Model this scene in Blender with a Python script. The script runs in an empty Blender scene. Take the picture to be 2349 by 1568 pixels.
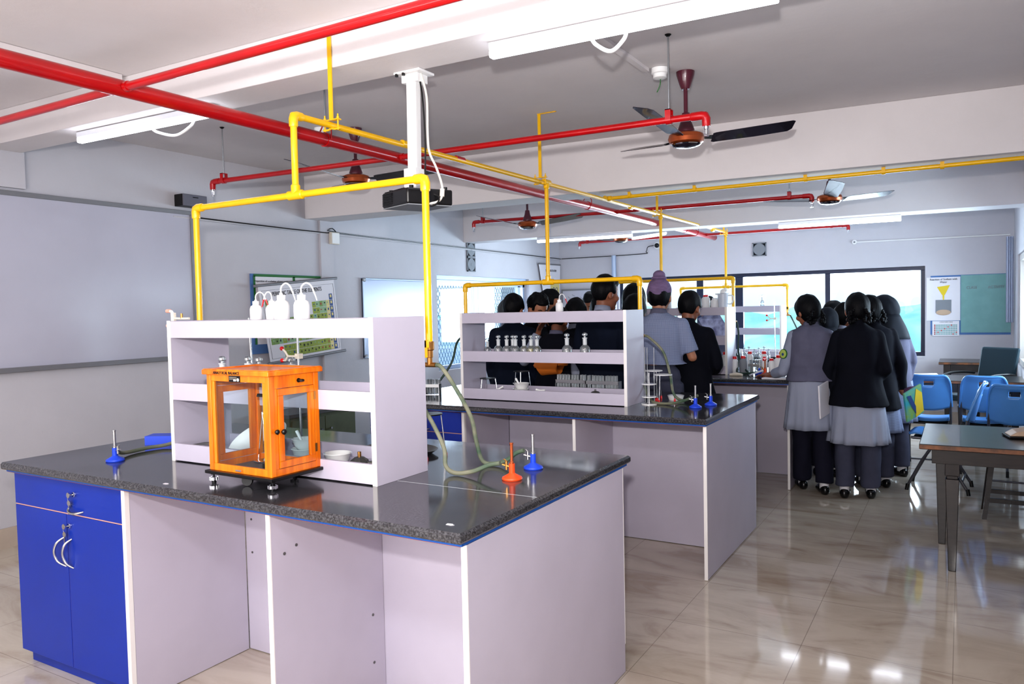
import bpy, bmesh, math, random
from mathutils import Vector, Matrix, noise, Euler
random.seed(7)
PI = math.pi
SC = bpy.context.scene
COL = SC.collection

# ------------------------------------------------------------------ materials
def lin(c):
    return tuple(((v / 12.92) if v <= 0.04045 else ((v + 0.055) / 1.055) ** 2.4) for v in [x / 255.0 for x in c]) + (1.0,)

def new_mat(name):
    m = bpy.data.materials.new(name)
    m.use_nodes = True
    return m, m.node_tree.nodes, m.node_tree.links, m.node_tree.nodes['Principled BSDF']

def mat(name, col, rough=0.5, metal=0.0, spec=0.5, var=0.0, vscale=6.0, bump=0.0, bscale=60.0, coat=0.0, col2=None, emit=0.0, stretch=(1, 1, 1), detail=4.0):
    m, N, L, b = new_mat(name)
    b.inputs['Base Color'].default_value = lin(col)
    b.inputs['Roughness'].default_value = rough
    b.inputs['Metallic'].default_value = metal
    b.inputs['Specular IOR Level'].default_value = spec
    b.inputs['Coat Weight'].default_value = coat
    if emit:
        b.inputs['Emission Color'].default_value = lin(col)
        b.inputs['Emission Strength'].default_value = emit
    tc = N.new('ShaderNodeTexCoord')
    mp = N.new('ShaderNodeMapping'); mp.inputs['Scale'].default_value = stretch
    L.new(tc.outputs['Object'], mp.inputs['Vector'])
    if var or col2:
        n = N.new('ShaderNodeTexNoise'); n.inputs['Scale'].default_value = vscale; n.inputs['Detail'].default_value = detail
        L.new(mp.outputs['Vector'], n.inputs['Vector'])
        mx = N.new('ShaderNodeMix'); mx.data_type = 'RGBA'
        a = lin(col)
        c2 = lin(col2) if col2 else tuple(min(1, v * (1 - var)) for v in a[:3]) + (1,)
        mx.inputs[6].default_value = a; mx.inputs[7].default_value = c2
        cr = N.new('ShaderNodeValToRGB'); cr.color_ramp.elements[0].position = 0.38; cr.color_ramp.elements[1].position = 0.66
        L.new(n.outputs['Fac'], cr.inputs['Fac']); L.new(cr.outputs['Color'], mx.inputs[0])
        L.new(mx.outputs[2], b.inputs['Base Color'])
    if bump:
        n2 = N.new('ShaderNodeTexNoise'); n2.inputs['Scale'].default_value = bscale; n2.inputs['Detail'].default_value = 3
        L.new(mp.outputs['Vector'], n2.inputs['Vector'])
        bp = N.new('ShaderNodeBump'); bp.inputs['Strength'].default_value = bump; bp.inputs['Distance'].default_value = 0.01
        L.new(n2.outputs['Fac'], bp.inputs['Height']); L.new(bp.outputs['Normal'], b.inputs['Normal'])
    return m

def check_mat(name, a, c, s=0.007, rough=0.85):
    m, N, L, b = new_mat(name)
    b.inputs['Roughness'].default_value = rough; b.inputs['Specular IOR Level'].default_value = 0.2
    tc = N.new('ShaderNodeTexCoord')
    facs = []
    for ax in 'XZ':
        w = N.new('ShaderNodeTexWave'); w.bands_direction = ax; w.inputs['Scale'].default_value = 0.314 / s
        L.new(tc.outputs['Object'], w.inputs['Vector'])
        r = N.new('ShaderNodeValToRGB'); r.color_ramp.elements[0].position = 0.62; r.color_ramp.elements[1].position = 0.85
        L.new(w.outputs['Fac'], r.inputs['Fac']); facs.append(r)
    mm = N.new('ShaderNodeMath'); mm.operation = 'MAXIMUM'
    L.new(facs[0].outputs['Color'], mm.inputs[0]); L.new(facs[1].outputs['Color'], mm.inputs[1])
    m2 = N.new('ShaderNodeMath'); m2.operation = 'MULTIPLY'; m2.inputs[1].default_value = 0.8
    L.new(mm.outputs[0], m2.inputs[0])
    mx = N.new('ShaderNodeMix'); mx.data_type = 'RGBA'
    mx.inputs[6].default_value = lin(a); mx.inputs[7].default_value = lin(c)
    L.new(m2.outputs[0], mx.inputs[0]); L.new(mx.outputs[2], b.inputs['Base Color'])
    return m

def glass_mat(name, tint=(245, 250, 250), gloss=0.12, rough=0.02, blend=.35, milky=0):
    m = bpy.data.materials.new(name); m.use_nodes = True
    N, L = m.node_tree.nodes, m.node_tree.links
    N.remove(N['Principled BSDF'])
    t = N.new('ShaderNodeBsdfTransparent'); t.inputs['Color'].default_value = lin(tint)
    g = N.new('ShaderNodeBsdfGlossy'); g.inputs['Roughness'].default_value = rough; g.inputs['Color'].default_value = (1, 1, 1, 1)
    lw = N.new('ShaderNodeLayerWeight'); lw.inputs['Blend'].default_value = blend
    mu = N.new('ShaderNodeMath'); mu.operation = 'MULTIPLY_ADD'; mu.inputs[1].default_value = 0.75; mu.inputs[2].default_value = gloss * 0.3
    L.new(lw.outputs['Fresnel'], mu.inputs[0])
    mx = N.new('ShaderNodeMixShader')
    L.new(mu.outputs[0], mx.inputs[0]); L.new(t.outputs[0], mx.inputs[1]); L.new(g.outputs[0], mx.inputs[2])
    if milky:
        d = N.new('ShaderNodeBsdfDiffuse'); d.inputs['Color'].default_value = (.8, .84, .86, 1); m2 = N.new('ShaderNodeMixShader'); m2.inputs[0].default_value = milky
        L.new(mx.outputs[0], m2.inputs[1]); L.new(d.outputs[0], m2.inputs[2]); mx = m2
    L.new(mx.outputs[0], N['Material Output'].inputs['Surface'])
    return m

def plaster(name, col, cool=None):
    m, N, L, b = new_mat(name)
    b.inputs['Roughness'].default_value = 0.75; b.inputs['Specular IOR Level'].default_value = 0.25
    g = N.new('ShaderNodeNewGeometry')
    n = N.new('ShaderNodeTexNoise'); n.inputs['Scale'].default_value = 1.3; n.inputs['Detail'].default_value = 6; n.inputs['Roughness'].default_value = 0.6
    L.new(g.outputs['Position'], n.inputs['Vector'])
    n2 = N.new('ShaderNodeTexNoise'); n2.inputs['Scale'].default_value = 7; n2.inputs['Detail'].default_value = 8; n2.inputs['Roughness'].default_value = 0.7
    L.new(g.outputs['Position'], n2.inputs['Vector'])
    r = N.new('ShaderNodeValToRGB'); r.color_ramp.elements[0].position = 0.35; r.color_ramp.elements[1].position = 0.7
    a = lin(col)
    r.color_ramp.elements[0].color = tuple(v * 0.93 for v in a[:3]) + (1,); r.color_ramp.elements[1].color = a
    L.new(n.outputs['Fac'], r.inputs['Fac'])
    r2 = N.new('ShaderNodeValToRGB'); r2.color_ramp.elements[0].position = 0.69; r2.color_ramp.elements[1].position = 0.78
    r2.color_ramp.elements[0].color = (1, 1, 1, 1); r2.color_ramp.elements[1].color = (0.86, 0.84, 0.82, 1)
    L.new(n2.outputs['Fac'], r2.inputs['Fac'])
    mx = N.new('ShaderNodeMix'); mx.data_type = 'RGBA'; mx.blend_type = 'MULTIPLY'; mx.inputs[0].default_value = 1
    L.new(r.outputs['Color'], mx.inputs[6]); L.new(r2.outputs['Color'], mx.inputs[7])
    L.new(mx.outputs[2], b.inputs['Base Color'])
    bp = N.new('ShaderNodeBump'); bp.inputs['Strength'].default_value = 0.12; bp.inputs['Distance'].default_value = 0.02
    L.new(n2.outputs['Fac'], bp.inputs['Height']); L.new(bp.outputs['Normal'], b.inputs['Normal'])
    return m

def floor_mat():
    m, N, L, b = new_mat('marble_tile')
    b.inputs['Roughness'].default_value = 0.07; b.inputs['Specular IOR Level'].default_value = 0.75
    g = N.new('ShaderNodeNewGeometry')
    mp = N.new('ShaderNodeMapping'); mp.inputs['Rotation'].default_value = (0, 0, 0.7); mp.inputs['Scale'].default_value = (1, 2.6, 1)
    L.new(g.outputs['Position'], mp.inputs['Vector'])
    n = N.new('ShaderNodeTexNoise'); n.inputs['Scale'].default_value = 1.6; n.inputs['Detail'].default_value = 9; n.inputs['Roughness'].default_value = 0.6; n.inputs['Distortion'].default_value = 1.2
    L.new(mp.outputs['Vector'], n.inputs['Vector'])
    r = N.new('ShaderNodeValToRGB')
    r.color_ramp.elements[0].position = 0.32; r.color_ramp.elements[0].color = lin((174, 158, 142))
    r.color_ramp.elements[1].position = 0.62; r.color_ramp.elements[1].color = lin((206, 195, 180))
    e = r.color_ramp.elements.new(0.47); e.color = lin((196, 184, 169))
    L.new(n.outputs['Fac'], r.inputs['Fac'])
    # tile joints
    sx = N.new('ShaderNodeSeparateXYZ'); L.new(g.outputs['Position'], sx.inputs[0])
    outs = []
    for ax, off in (('X', 1.195), ('Y', -2.93)):
        ad = N.new('ShaderNodeMath'); ad.operation = 'ADD'; ad.inputs[1].default_value = off + 58.3 + 0.0015
        L.new(sx.outputs[ax], ad.inputs[0])
        dv = N.new('ShaderNodeMath'); dv.operation = 'DIVIDE'; dv.inputs[1].default_value = 0.583
        L.new(ad.outputs[0], dv.inputs[0])
        fr = N.new('ShaderNodeMath'); fr.operation = 'FRACT'; L.new(dv.outputs[0], fr.inputs[0])
        lt = N.new('ShaderNodeMath'); lt.operation = 'LESS_THAN'; lt.inputs[1].default_value = 0.0055
        L.new(fr.outputs[0], lt.inputs[0]); outs.append(lt)
    mxm = N.new('ShaderNodeMath'); mxm.operation = 'MAXIMUM'
    L.new(outs[0].outputs[0], mxm.inputs[0]); L.new(outs[1].outputs[0], mxm.inputs[1])
    mu = N.new('ShaderNodeMath'); mu.operation = 'MULTIPLY'; mu.inputs[1].default_value = 0.55
    L.new(mxm.outputs[0], mu.inputs[0])
    mx = N.new('ShaderNodeMix'); mx.data_type = 'RGBA'; mx.inputs[7].default_value = lin((110, 98, 90))
    L.new(mu.outputs[0], mx.inputs[0]); L.new(r.outputs['Color'], mx.inputs[6])
    L.new(mx.outputs[2], b.inputs['Base Color'])
    return m

def granite_mat():
    m, N, L, b = new_mat('black_granite')
    b.inputs['Specular IOR Level'].default_value = 0.9
    tc = N.new('ShaderNodeTexCoord')
    n = N.new('ShaderNodeTexNoise'); n.inputs['Scale'].default_value = 160; n.inputs['Detail'].default_value = 3
    n2 = N.new('ShaderNodeTexNoise'); n2.inputs['Scale'].default_value = 4; n2.inputs['Detail'].default_value = 6
    L.new(tc.outputs['Object'], n.inputs['Vector']); L.new(tc.outputs['Object'], n2.inputs['Vector'])
    r = N.new('ShaderNodeValToRGB')
    r.color_ramp.elements[0].position = 0.4; r.color_ramp.elements[0].color = lin((46, 46, 50))
    r.color_ramp.elements[1].position = 0.72; r.color_ramp.elements[1].color = lin((90, 90, 94))
    L.new(n.outputs['Fac'], r.inputs['Fac']); L.new(r.outputs['Color'], b.inputs['Base Color'])
    r2 = N.new('ShaderNodeMapRange'); r2.inputs[1].default_value = 0.3; r2.inputs[2].default_value = 0.7; r2.inputs[3].default_value = 0.07; r2.inputs[4].default_value = 0.16
    L.new(n2.outputs['Fac'], r2.inputs[0]); L.new(r2.outputs[0], b.inputs['Roughness'])
    return m

def wood_mat(name, c1, c2, rough=0.3, sc=(14, 14, 1.2)):
    m, N, L, b = new_mat(name)
    b.inputs['Roughness'].default_value = rough; b.inputs['Coat Weight'].default_value = 0.3
    tc = N.new('ShaderNodeTexCoord'); mp = N.new('ShaderNodeMapping'); mp.inputs['Scale'].default_value = sc
    L.new(tc.outputs['Object'], mp.inputs['Vector'])
    n = N.new('ShaderNodeTexNoise'); n.inputs['Scale'].default_value = 3; n.inputs['Detail'].default_value = 5; n.inputs['Distortion'].default_value = 0.6
    L.new(mp.outputs['Vector'], n.inputs['Vector'])
    r = N.new('ShaderNodeValToRGB'); r.color_ramp.elements[0].position = 0.3; r.color_ramp.elements[0].color = lin(c2)
    r.color_ramp.elements[1].position = 0.65; r.color_ramp.elements[1].color = lin(c1)
    L.new(n.outputs['Fac'], r.inputs['Fac']); L.new(r.outputs['Color'], b.inputs['Base Color'])
    return m

MT = dict(
    wall=plaster('wall_plaster', (206, 204, 210)), ceil=plaster('ceiling_plaster', (230, 225, 226)),
    floor=floor_mat(), skirt=mat('skirting_tile', (196, 182, 168), 0.25, var=0.1),
    granite=granite_mat(), lam=mat('lavender_laminate', (198, 192, 207), 0.38, var=0.06, vscale=3, detail=8),
    edge=mat('white_edge_band', (240, 236, 234), 0.35), redline=mat('red_brown_edge', (150, 72, 50), 0.6),
    blueedge=mat('blue_edge_strip', (24, 84, 160), 0.4), blue=mat('blue_laminate', (10, 50, 156), 0.32, var=0.12, vscale=2),
    steel=mat('brushed_steel', (200, 200, 200), 0.25, 1.0), chrome=mat('chrome', (225, 225, 230), 0.08, 1.0),
    red=mat('red_pipe_paint', (178, 10, 18), 0.28, coat=0.4, var=0.2, vscale=4), yel=mat('yellow_pipe_paint', (244, 190, 8), 0.3, coat=0.4, var=0.12, vscale=5),
    rod=mat('galvanised_rod', (170, 172, 175), 0.35, 0.8), brass=mat('brass', (190, 140, 80), 0.35, 0.9),
    white=mat('white_plastic', (236, 236, 236), 0.4), offw=mat('off_white_plastic', (222, 214, 200), 0.45),
    tubew=mat('tube_batten_white', (235, 238, 245), 0.4), porc=mat('porcelain', (240, 240, 238), 0.15, coat=0.5),
    black=mat('black_plastic', (14, 14, 16), 0.35), blackm=mat('black_iron', (22, 22, 24), 0.45, 0.3),
    wcable=mat('white_cable', (228, 222, 212), 0.5), maroon=mat('maroon_enamel', (84, 26, 44), 0.3, coat=0.4),
    copper=mat('copper_enamel', (176, 90, 48), 0.25, 0.6, coat=0.4), blade=mat('dark_fan_blade', (40, 34, 48), 0.2, 0.3, coat=0.5),
    orange=wood_mat('orange_varnished_wood', (246, 138, 22), (214, 100, 10)), darkwood=wood_mat('dark_brown_wood', (36, 28, 27), (18, 14, 15), 0.3, (3, 20, 20)),
    rubber=mat('grey_green_rubber', (126, 126, 106), 0.55, col2=(66, 90, 72), vscale=5, stretch=(1, 1, 3)),
    rubberd=mat('dark_green_rubber', (42, 66, 58), 0.5),
    pblue=mat('blue_cast_paint', (38, 78, 214), 0.35), pora=mat('orange_cast_paint', (236, 84, 34), 0.35),
    redcap=mat('red_plastic', (216, 22, 30), 0.35), glass=glass_mat('clear_glass', (236, 242, 244), .3, .05, .6, .14), pane=glass_mat('window_glass', (246, 250, 251), 0.02, .01, .15),
    tubeg=glass_mat('test_tube_glass', (236, 242, 244), .3, .05, .6, .30), frost=mat('frosted_glass_neck', (212, 216, 218), 0.5), powder=mat('white_powder', (226, 224, 220), 0.8), ypow=mat('yellow_powder', (232, 206, 60), 0.8),
    alu=mat('white_aluminium', (176, 192, 216), 0.35, 0.2), winfr=mat('dark_blue_window_frame', (30, 40, 66), 0.35),
    wboard=mat('whiteboard_surface', (198, 198, 212), 0.2, var=0.05, vscale=2), greyfr=mat('grey_board_frame', (140, 140, 144), 0.4, 0.3),
    wb2=mat('blue_white_board_surface', (190, 204, 232), 0.2), paper=mat('white_paper', (232, 230, 236), 0.7), ink=mat('black_ink', (24, 24, 28), 0.7),
    cellg=mat('green_print', (128, 160, 84), 0.6), cella=mat('olive_print', (150, 166, 50), 0.6), cells=mat('sage_print', (150, 184, 140), 0.6), cellc=mat('cream_print', (222, 208, 140), 0.6),
    cellr=mat('red_print', (168, 60, 48), 0.6), cellb=mat('blue_print', (50, 80, 140), 0.6), bboard=mat('blue_felt_board', (92, 128, 180), 0.8),
    greenb=mat('green_border', (36, 110, 44), 0.6), olive=mat('olive_cupboard_paint', (96, 104, 78), 0.5, var=0.2),
    chairb=mat('blue_chair_plastic', (92, 152, 218), 0.35, var=0.08), cfr=mat('grey_painted_steel', (92, 92, 98), 0.4, 0.5), dgreen=mat('dark_teal_upholstery', (14, 44, 56), 0.7, bump=0.1, bscale=300),
    skin=mat('brown_skin', (150, 98, 74), 0.5, var=0.08, vscale=20), skin2=mat('light_brown_skin', (176, 122, 94), 0.5, var=0.08, vscale=20),
    hair=mat('black_hair', (10, 10, 15), 0.55, spec=0.2, bump=0.35, bscale=160, stretch=(1, 1, 0.25)), navy=mat('black_blazer_wool', (16, 18, 30), 0.85, spec=0.2, var=0.25, vscale=8),
    navy2=mat('navy_blazer_wool', (20, 28, 46), 0.85, spec=0.2, var=0.2, vscale=8),
    vest=mat('grey_vest_cloth', (104, 104, 124), 0.85, spec=0.2, var=0.12, vscale=14), trou=mat('grey_trouser_cloth', (78, 80, 98), 0.85, spec=0.2, var=0.15, vscale=12), trod=mat('dark_trouser_cloth', (34, 34, 50), 0.85, spec=0.2, var=0.15),
    chk=check_mat('grey_blue_check_cloth', (158, 168, 194), (104, 114, 146)), chk2=check_mat('pale_grey_check_cloth', (176, 180, 196), (134, 142, 164), 0.005), shirt=mat('pale_grey_shirt_cloth', (150, 156, 176), 0.85, var=0.1, vscale=12),
    scarf=mat('black_scarf_cloth', (18, 26, 40), 0.8, var=0.2), patka=mat('mauve_patka_cloth', (128, 106, 142), 0.8, var=0.25, vscale=22, stretch=(1, 1, 3)),
    shoe=mat('black_leather', (14, 14, 16), 0.25, coat=0.3), sock=mat('white_sock', (224, 222, 226), 0.85), eyew=mat('eye_white', (225, 222, 218), 0.3),
    teal=mat('teal_paper', (132, 178, 176), 0.6, var=0.08, vscale=9), plaid=mat('maroon_check_cloth', (96, 40, 66), 0.8),
    curtain=mat('pale_blue_curtain', (206, 214, 232), 0.8), conc=mat('grey_concrete_grille', (140, 144, 150), 0.8), dark=mat('dark_recess', (26, 28, 34), 0.9),
    tray=mat('grey_metal_tray', (120, 120, 118), 0.35, 0.7), greystone=mat('grey_stone', (104, 102, 104), 0.7), cab=mat('pale_grey_steel_paint', (188, 192, 204), 0.4),
    purple=mat('purple_cloth', (92, 62, 96), 0.8), cream=mat('beige_plastic', (196, 170, 146), 0.45),
    plant=mat('haze_glow_foliage', (122, 190, 196), 0.9, col2=(186, 226, 222), vscale=.35, emit=.22, detail=8), net=mat('grey_blue_net', (70, 100, 130), 0.8),  # foliage: bright haze put into pale colours and a weak emission
    pinkline=mat('pink_brown_gap', (206, 158, 150), .6),
    amber=mat('amber_glass', (60, 30, 14), 0.15, coat=0.5), frame_in=mat('off_white_door_frame', (200, 194, 190), 0.5),
)
def emis(name, col, s):
    m = bpy.data.materials.new(name); m.use_nodes = True
    N, L = m.node_tree.nodes, m.node_tree.links
    N.remove(N['Principled BSDF']); e = N.new('ShaderNodeEmission'); e.inputs[0].default_value = lin(col); e.inputs[1].default_value = s
    L.new(e.outputs[0], N['Material Output'].inputs['Surface']); return m
MT['tube'] = emis('lit_fluorescent_tube', (238, 243, 255), 12.0)

# ------------------------------------------------------------------ mesh builder
class MB:
    def __init__(s): s.bm = bmesh.new(); s.mi = 0
    def _v(s, p): return s.bm.verts.new(p)
    def _f(s, vs):
        try:
            f = s.bm.faces.new(vs); f.material_index = s.mi; return f
        except ValueError: return None
    def hexa(s, p):      # 8 corners: bottom 4 (ccw), top 4
        v = [s._v(q) for q in p]
        for f in ((3, 2, 1, 0), (4, 5, 6, 7), (0, 1, 5, 4), (1, 2, 6, 5), (2, 3, 7, 6), (3, 0, 4, 7)): s._f([v[i] for i in f])
        return s
    def box(s, x0, x1, y0, y1, z0, z1):
        return s.hexa([(x0, y0, z0), (x1, y0, z0), (x1, y1, z0), (x0, y1, z0), (x0, y0, z1), (x1, y0, z1), (x1, y1, z1), (x0, y1, z1)])
    def obox(s, c, ax, hx, hy, hz):    # oriented box; ax = 3x3 matrix columns
        P = []
        for dz in (-1, 1):
            for dx, dy in ((-1, -1), (1, -1), (1, 1), (-1, 1)):
                P.append(Vector(c) + ax @ Vector((dx * hx, dy * hy, dz * hz)))
        return s.hexa(P)
    def rings(s, rs, cap=True, closed=False):
        V = [[s._v(p) for p in r] for r in rs]
        n = len(V[0])
        for a, b in zip(V, V[1:] + ([V[0]] if closed else [])):
            for i in range(n): s._f([a[i], a[(i + 1) % n], b[(i + 1) % n], b[i]])
        if cap and not closed:
            s._f(list(reversed(V[0]))); s._f(V[-1])
        return s
    def tube(s, pts, r, seg=10, smooth=0, cap=True):
        pts = [Vector(p) for p in pts]
        rr = r if isinstance(r, (list, tuple)) else [r] * len(pts)
        if smooth:
            q, qr = [], []
            n = len(pts)
            for i in range(n - 1):
                p0, p1, p2, p3 = pts[max(i - 1, 0)], pts[i], pts[i + 1], pts[min(i + 2, n - 1)]
                for k in range(smooth):
                    t = k / smooth
                    q.append(0.5 * ((2 * p1) + (p2 - p0) * t + (2 * p0 - 5 * p1 + 4 * p2 - p3) * t * t + (3 * p1 - p0 - 3 * p2 + p3) * t ** 3))
                    qr.append(rr[i] * (1 - t) + rr[i + 1] * t)
            q.append(pts[-1]); qr.append(rr[-1]); pts, rr = q, qr
        R = []; prev = None
        for i, p in enumerate(pts):
            d = (pts[min(i + 1, len(pts) - 1)] - pts[max(i - 1, 0)])
            if d.length < 1e-9: d = Vector((0, 0, 1))
            d.normalize()
            if prev is None:
                u = d.orthogonal().normalized()
            else:
                u = (prev - d * prev.dot(d)).normalized()
            prev = u; w = d.cross(u)
            R.append([p + (u * math.cos(2 * PI * k / seg) + w * math.sin(2 * PI * k / seg)) * rr[i] for k in range(seg)])
        return s.rings(R, cap)
    def cyl(s, a, b, r0, r1=None, seg=20): return s.tube([a, b], [r0, r0 if r1 is None else r1], seg)
    def lathe(s, prof, o=(0, 0, 0), seg=24, M=None, sx=1, sy=1):
        R = []
        for r, z in prof:
            r = max(r, 1e-4)
            ring = [Vector((r * sx * math.cos(2 * PI * k / seg), r * sy * math.sin(2 * PI * k / seg), z)) for k in range(seg)]
            R.append([(M @ q if M else q) + Vector(o) for q in ring])
        return s.rings(R, True)
    def sph(s, c, r, seg=16, M=None):
        if not isinstance(r, (tuple, list)): r = (r, r, r)
        n = seg // 2; R = []
        for j in range(n + 1):
            t = PI * j / n; st = max(math.sin(t), 0.002)
            ring = [Vector((r[0] * st * math.cos(2 * PI * k / seg), r[1] * st * math.sin(2 * PI * k / seg), -r[2] * math.cos(t))) for k in range(seg)]
            R.append([(M @ q if M else q) + Vector(c) for q in ring])
        return s.rings(R, True)
    def capsule(s, a, b, ra, rb, seg=14):
        a, b = Vector(a), Vector(b); d = b - a; L = d.length; d.normalize()
        u = d.orthogonal().normalized(); w = d.cross(u); R = []
        for j in range(0, 5):
            t = PI / 2 * (1 - j / 4); R.append((a - d * ra * math.sin(t), max(ra * math.cos(t), 1e-4)))
        for j in range(0, 5):
            t = PI / 2 * j / 4; R.append((b + d * rb * math.sin(t), max(rb * math.cos(t), 1e-4)))
        return s.rings([[c + (u * math.cos(2 * PI * k / seg) + w * math.sin(2 * PI * k / seg)) * r for k in range(seg)] for c, r in R], True)
    def loft(s, secs, seg=28, cap=True, wave=None):   # secs: (z, cx, cy, rx, ry)
        R = []
        for i, (z, cx, cy, rx, ry) in enumerate(secs):
            ring = []
            for k in range(seg):
                a = 2 * PI * k / seg; m = 1 + (wave(i, a) if wave else 0)
                ring.append((cx + rx * m * math.cos(a), cy + ry * m * math.sin(a), z))
            R.append(ring)
        return s.rings(R, cap)
    def quad(s, a, b, c, d): s._f([s._v(a), s._v(b), s._v(c), s._v(d)]); return s
    def prism(s, poly, d):           # poly: list of 3D pts, d: extrusion vector
        d = Vector(d); a = [s._v(p) for p in poly]; b = [s._v(Vector(p) + d) for p in poly]; n = len(a)
        s._f(list(reversed(a))); s._f(b)
        for i in range(n): s._f([a[i], a[(i + 1) % n], b[(i + 1) % n], b[i]])
        return s
    def mesh(s, name):
        bmesh.ops.recalc_face_normals(s.bm, faces=s.bm.faces)
        me = bpy.data.meshes.new(name); s.bm.to_mesh(me); s.bm.free(); return me
    def build(s, name, mats, parent=None, smooth=35, bevel=0.0, xf=None):
        me = s.mesh(name); return link_mesh(name, me, mats, parent, smooth, bevel, xf)

def link_mesh(name, me, mats, parent=None, smooth=35, bevel=0.0, xf=None):
    if xf is not None: me.transform(xf)
    if not isinstance(mats, (list, tuple)): mats = [mats]
    for m in mats: me.materials.append(MT[m] if isinstance(m, str) else m)
    if smooth:
        me.shade_smooth()
        if smooth < 180: me.set_sharp_from_angle(angle=math.radians(smooth))
    o = bpy.data.objects.new(name, me); COL.objects.link(o)
    if parent is not None: o.parent = parent
    if bevel:
        b = o.modifiers.new('soft_edges', 'BEVEL'); b.width = bevel; b.segments = 2; b.limit_method = 'ANGLE'; b.angle_limit = math.radians(50)
    return o

def tag(o, label, cat, group=None):
    o['label'] = label; o['category'] = cat
    if group: o['group'] = group
    return o
def thing(name, label, cat, loc=(0, 0, 0), rz=0.0, group=None):
    o = bpy.data.objects.new(name, None); o.empty_display_size = 0.05; COL.objects.link(o)
    o.location = loc; o.rotation_euler = (0, 0, rz)
    return tag(o, label, cat, group)
def struct(o): o['kind'] = 'structure'; return o
def dup(root, loc, rz=0.0, label=None, group=None):
    r = root.copy(); COL.objects.link(r); r.location = loc; r.rotation_euler = (0, 0, rz)
    if label: r['label'] = label
    if group: r['group'] = group
    for ch in list(root.children):
        c = ch.copy(); COL.objects.link(c); c.parent = r
        for g in list(ch.children):
            d = g.copy(); COL.objects.link(d); d.parent = c
    return r
def text(name, s, size, loc, rot, m, parent=None, align='CENTER', ext=0.0006, sx=1.0):
    c = bpy.data.curves.new(name, 'FONT'); c.body = s; c.size = size; c.align_x = align; c.align_y = 'CENTER'; c.extrude = ext
    c.materials.append(MT[m]); o = bpy.data.objects.new(name, c); COL.objects.link(o); o.location = loc; o.rotation_euler = rot; o.scale = (sx, 1, 1)
    dg = bpy.context.evaluated_depsgraph_get(); me = bpy.data.meshes.new_from_object(o.evaluated_get(dg)); me.name = name
    q = bpy.data.objects.new(name, me); q.location = loc; q.rotation_euler = rot; q.scale = (sx, 1, 1)
    bpy.data.objects.remove(o); q.name = name; COL.objects.link(q)
    if parent is not None: q.parent = parent
    return q

# ------------------------------------------------------------------ camera
def make_camera():
    yaw, pitch, roll, f = -0.5318, -0.0421, -0.0217, 1756.9
    F = Vector((math.sin(yaw) * math.cos(pitch), math.cos(yaw) * math.cos(pitch), math.sin(pitch)))
    r = Vector((math.cos(yaw), -math.sin(yaw), 0)); u = r.cross(F)
    c, s = math.cos(roll), math.sin(roll)
    R = c * r + s * u; U = -s * r + c * u
    cd = bpy.data.cameras.new('camera'); cam = bpy.data.objects.new('camera', cd); COL.objects.link(cam)
    cam.matrix_world = Matrix(((R.x, U.x, -F.x, 0), (R.y, U.y, -F.y, 0), (R.z, U.z, -F.z, 1.514), (0, 0, 0, 1)))
    cd.sensor_width = 36; cd.lens = f / 2349 * 36; cd.clip_start = 0.05; cd.clip_end = 500
    SC.camera = cam
    return F
CAMF = make_camera()
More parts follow.
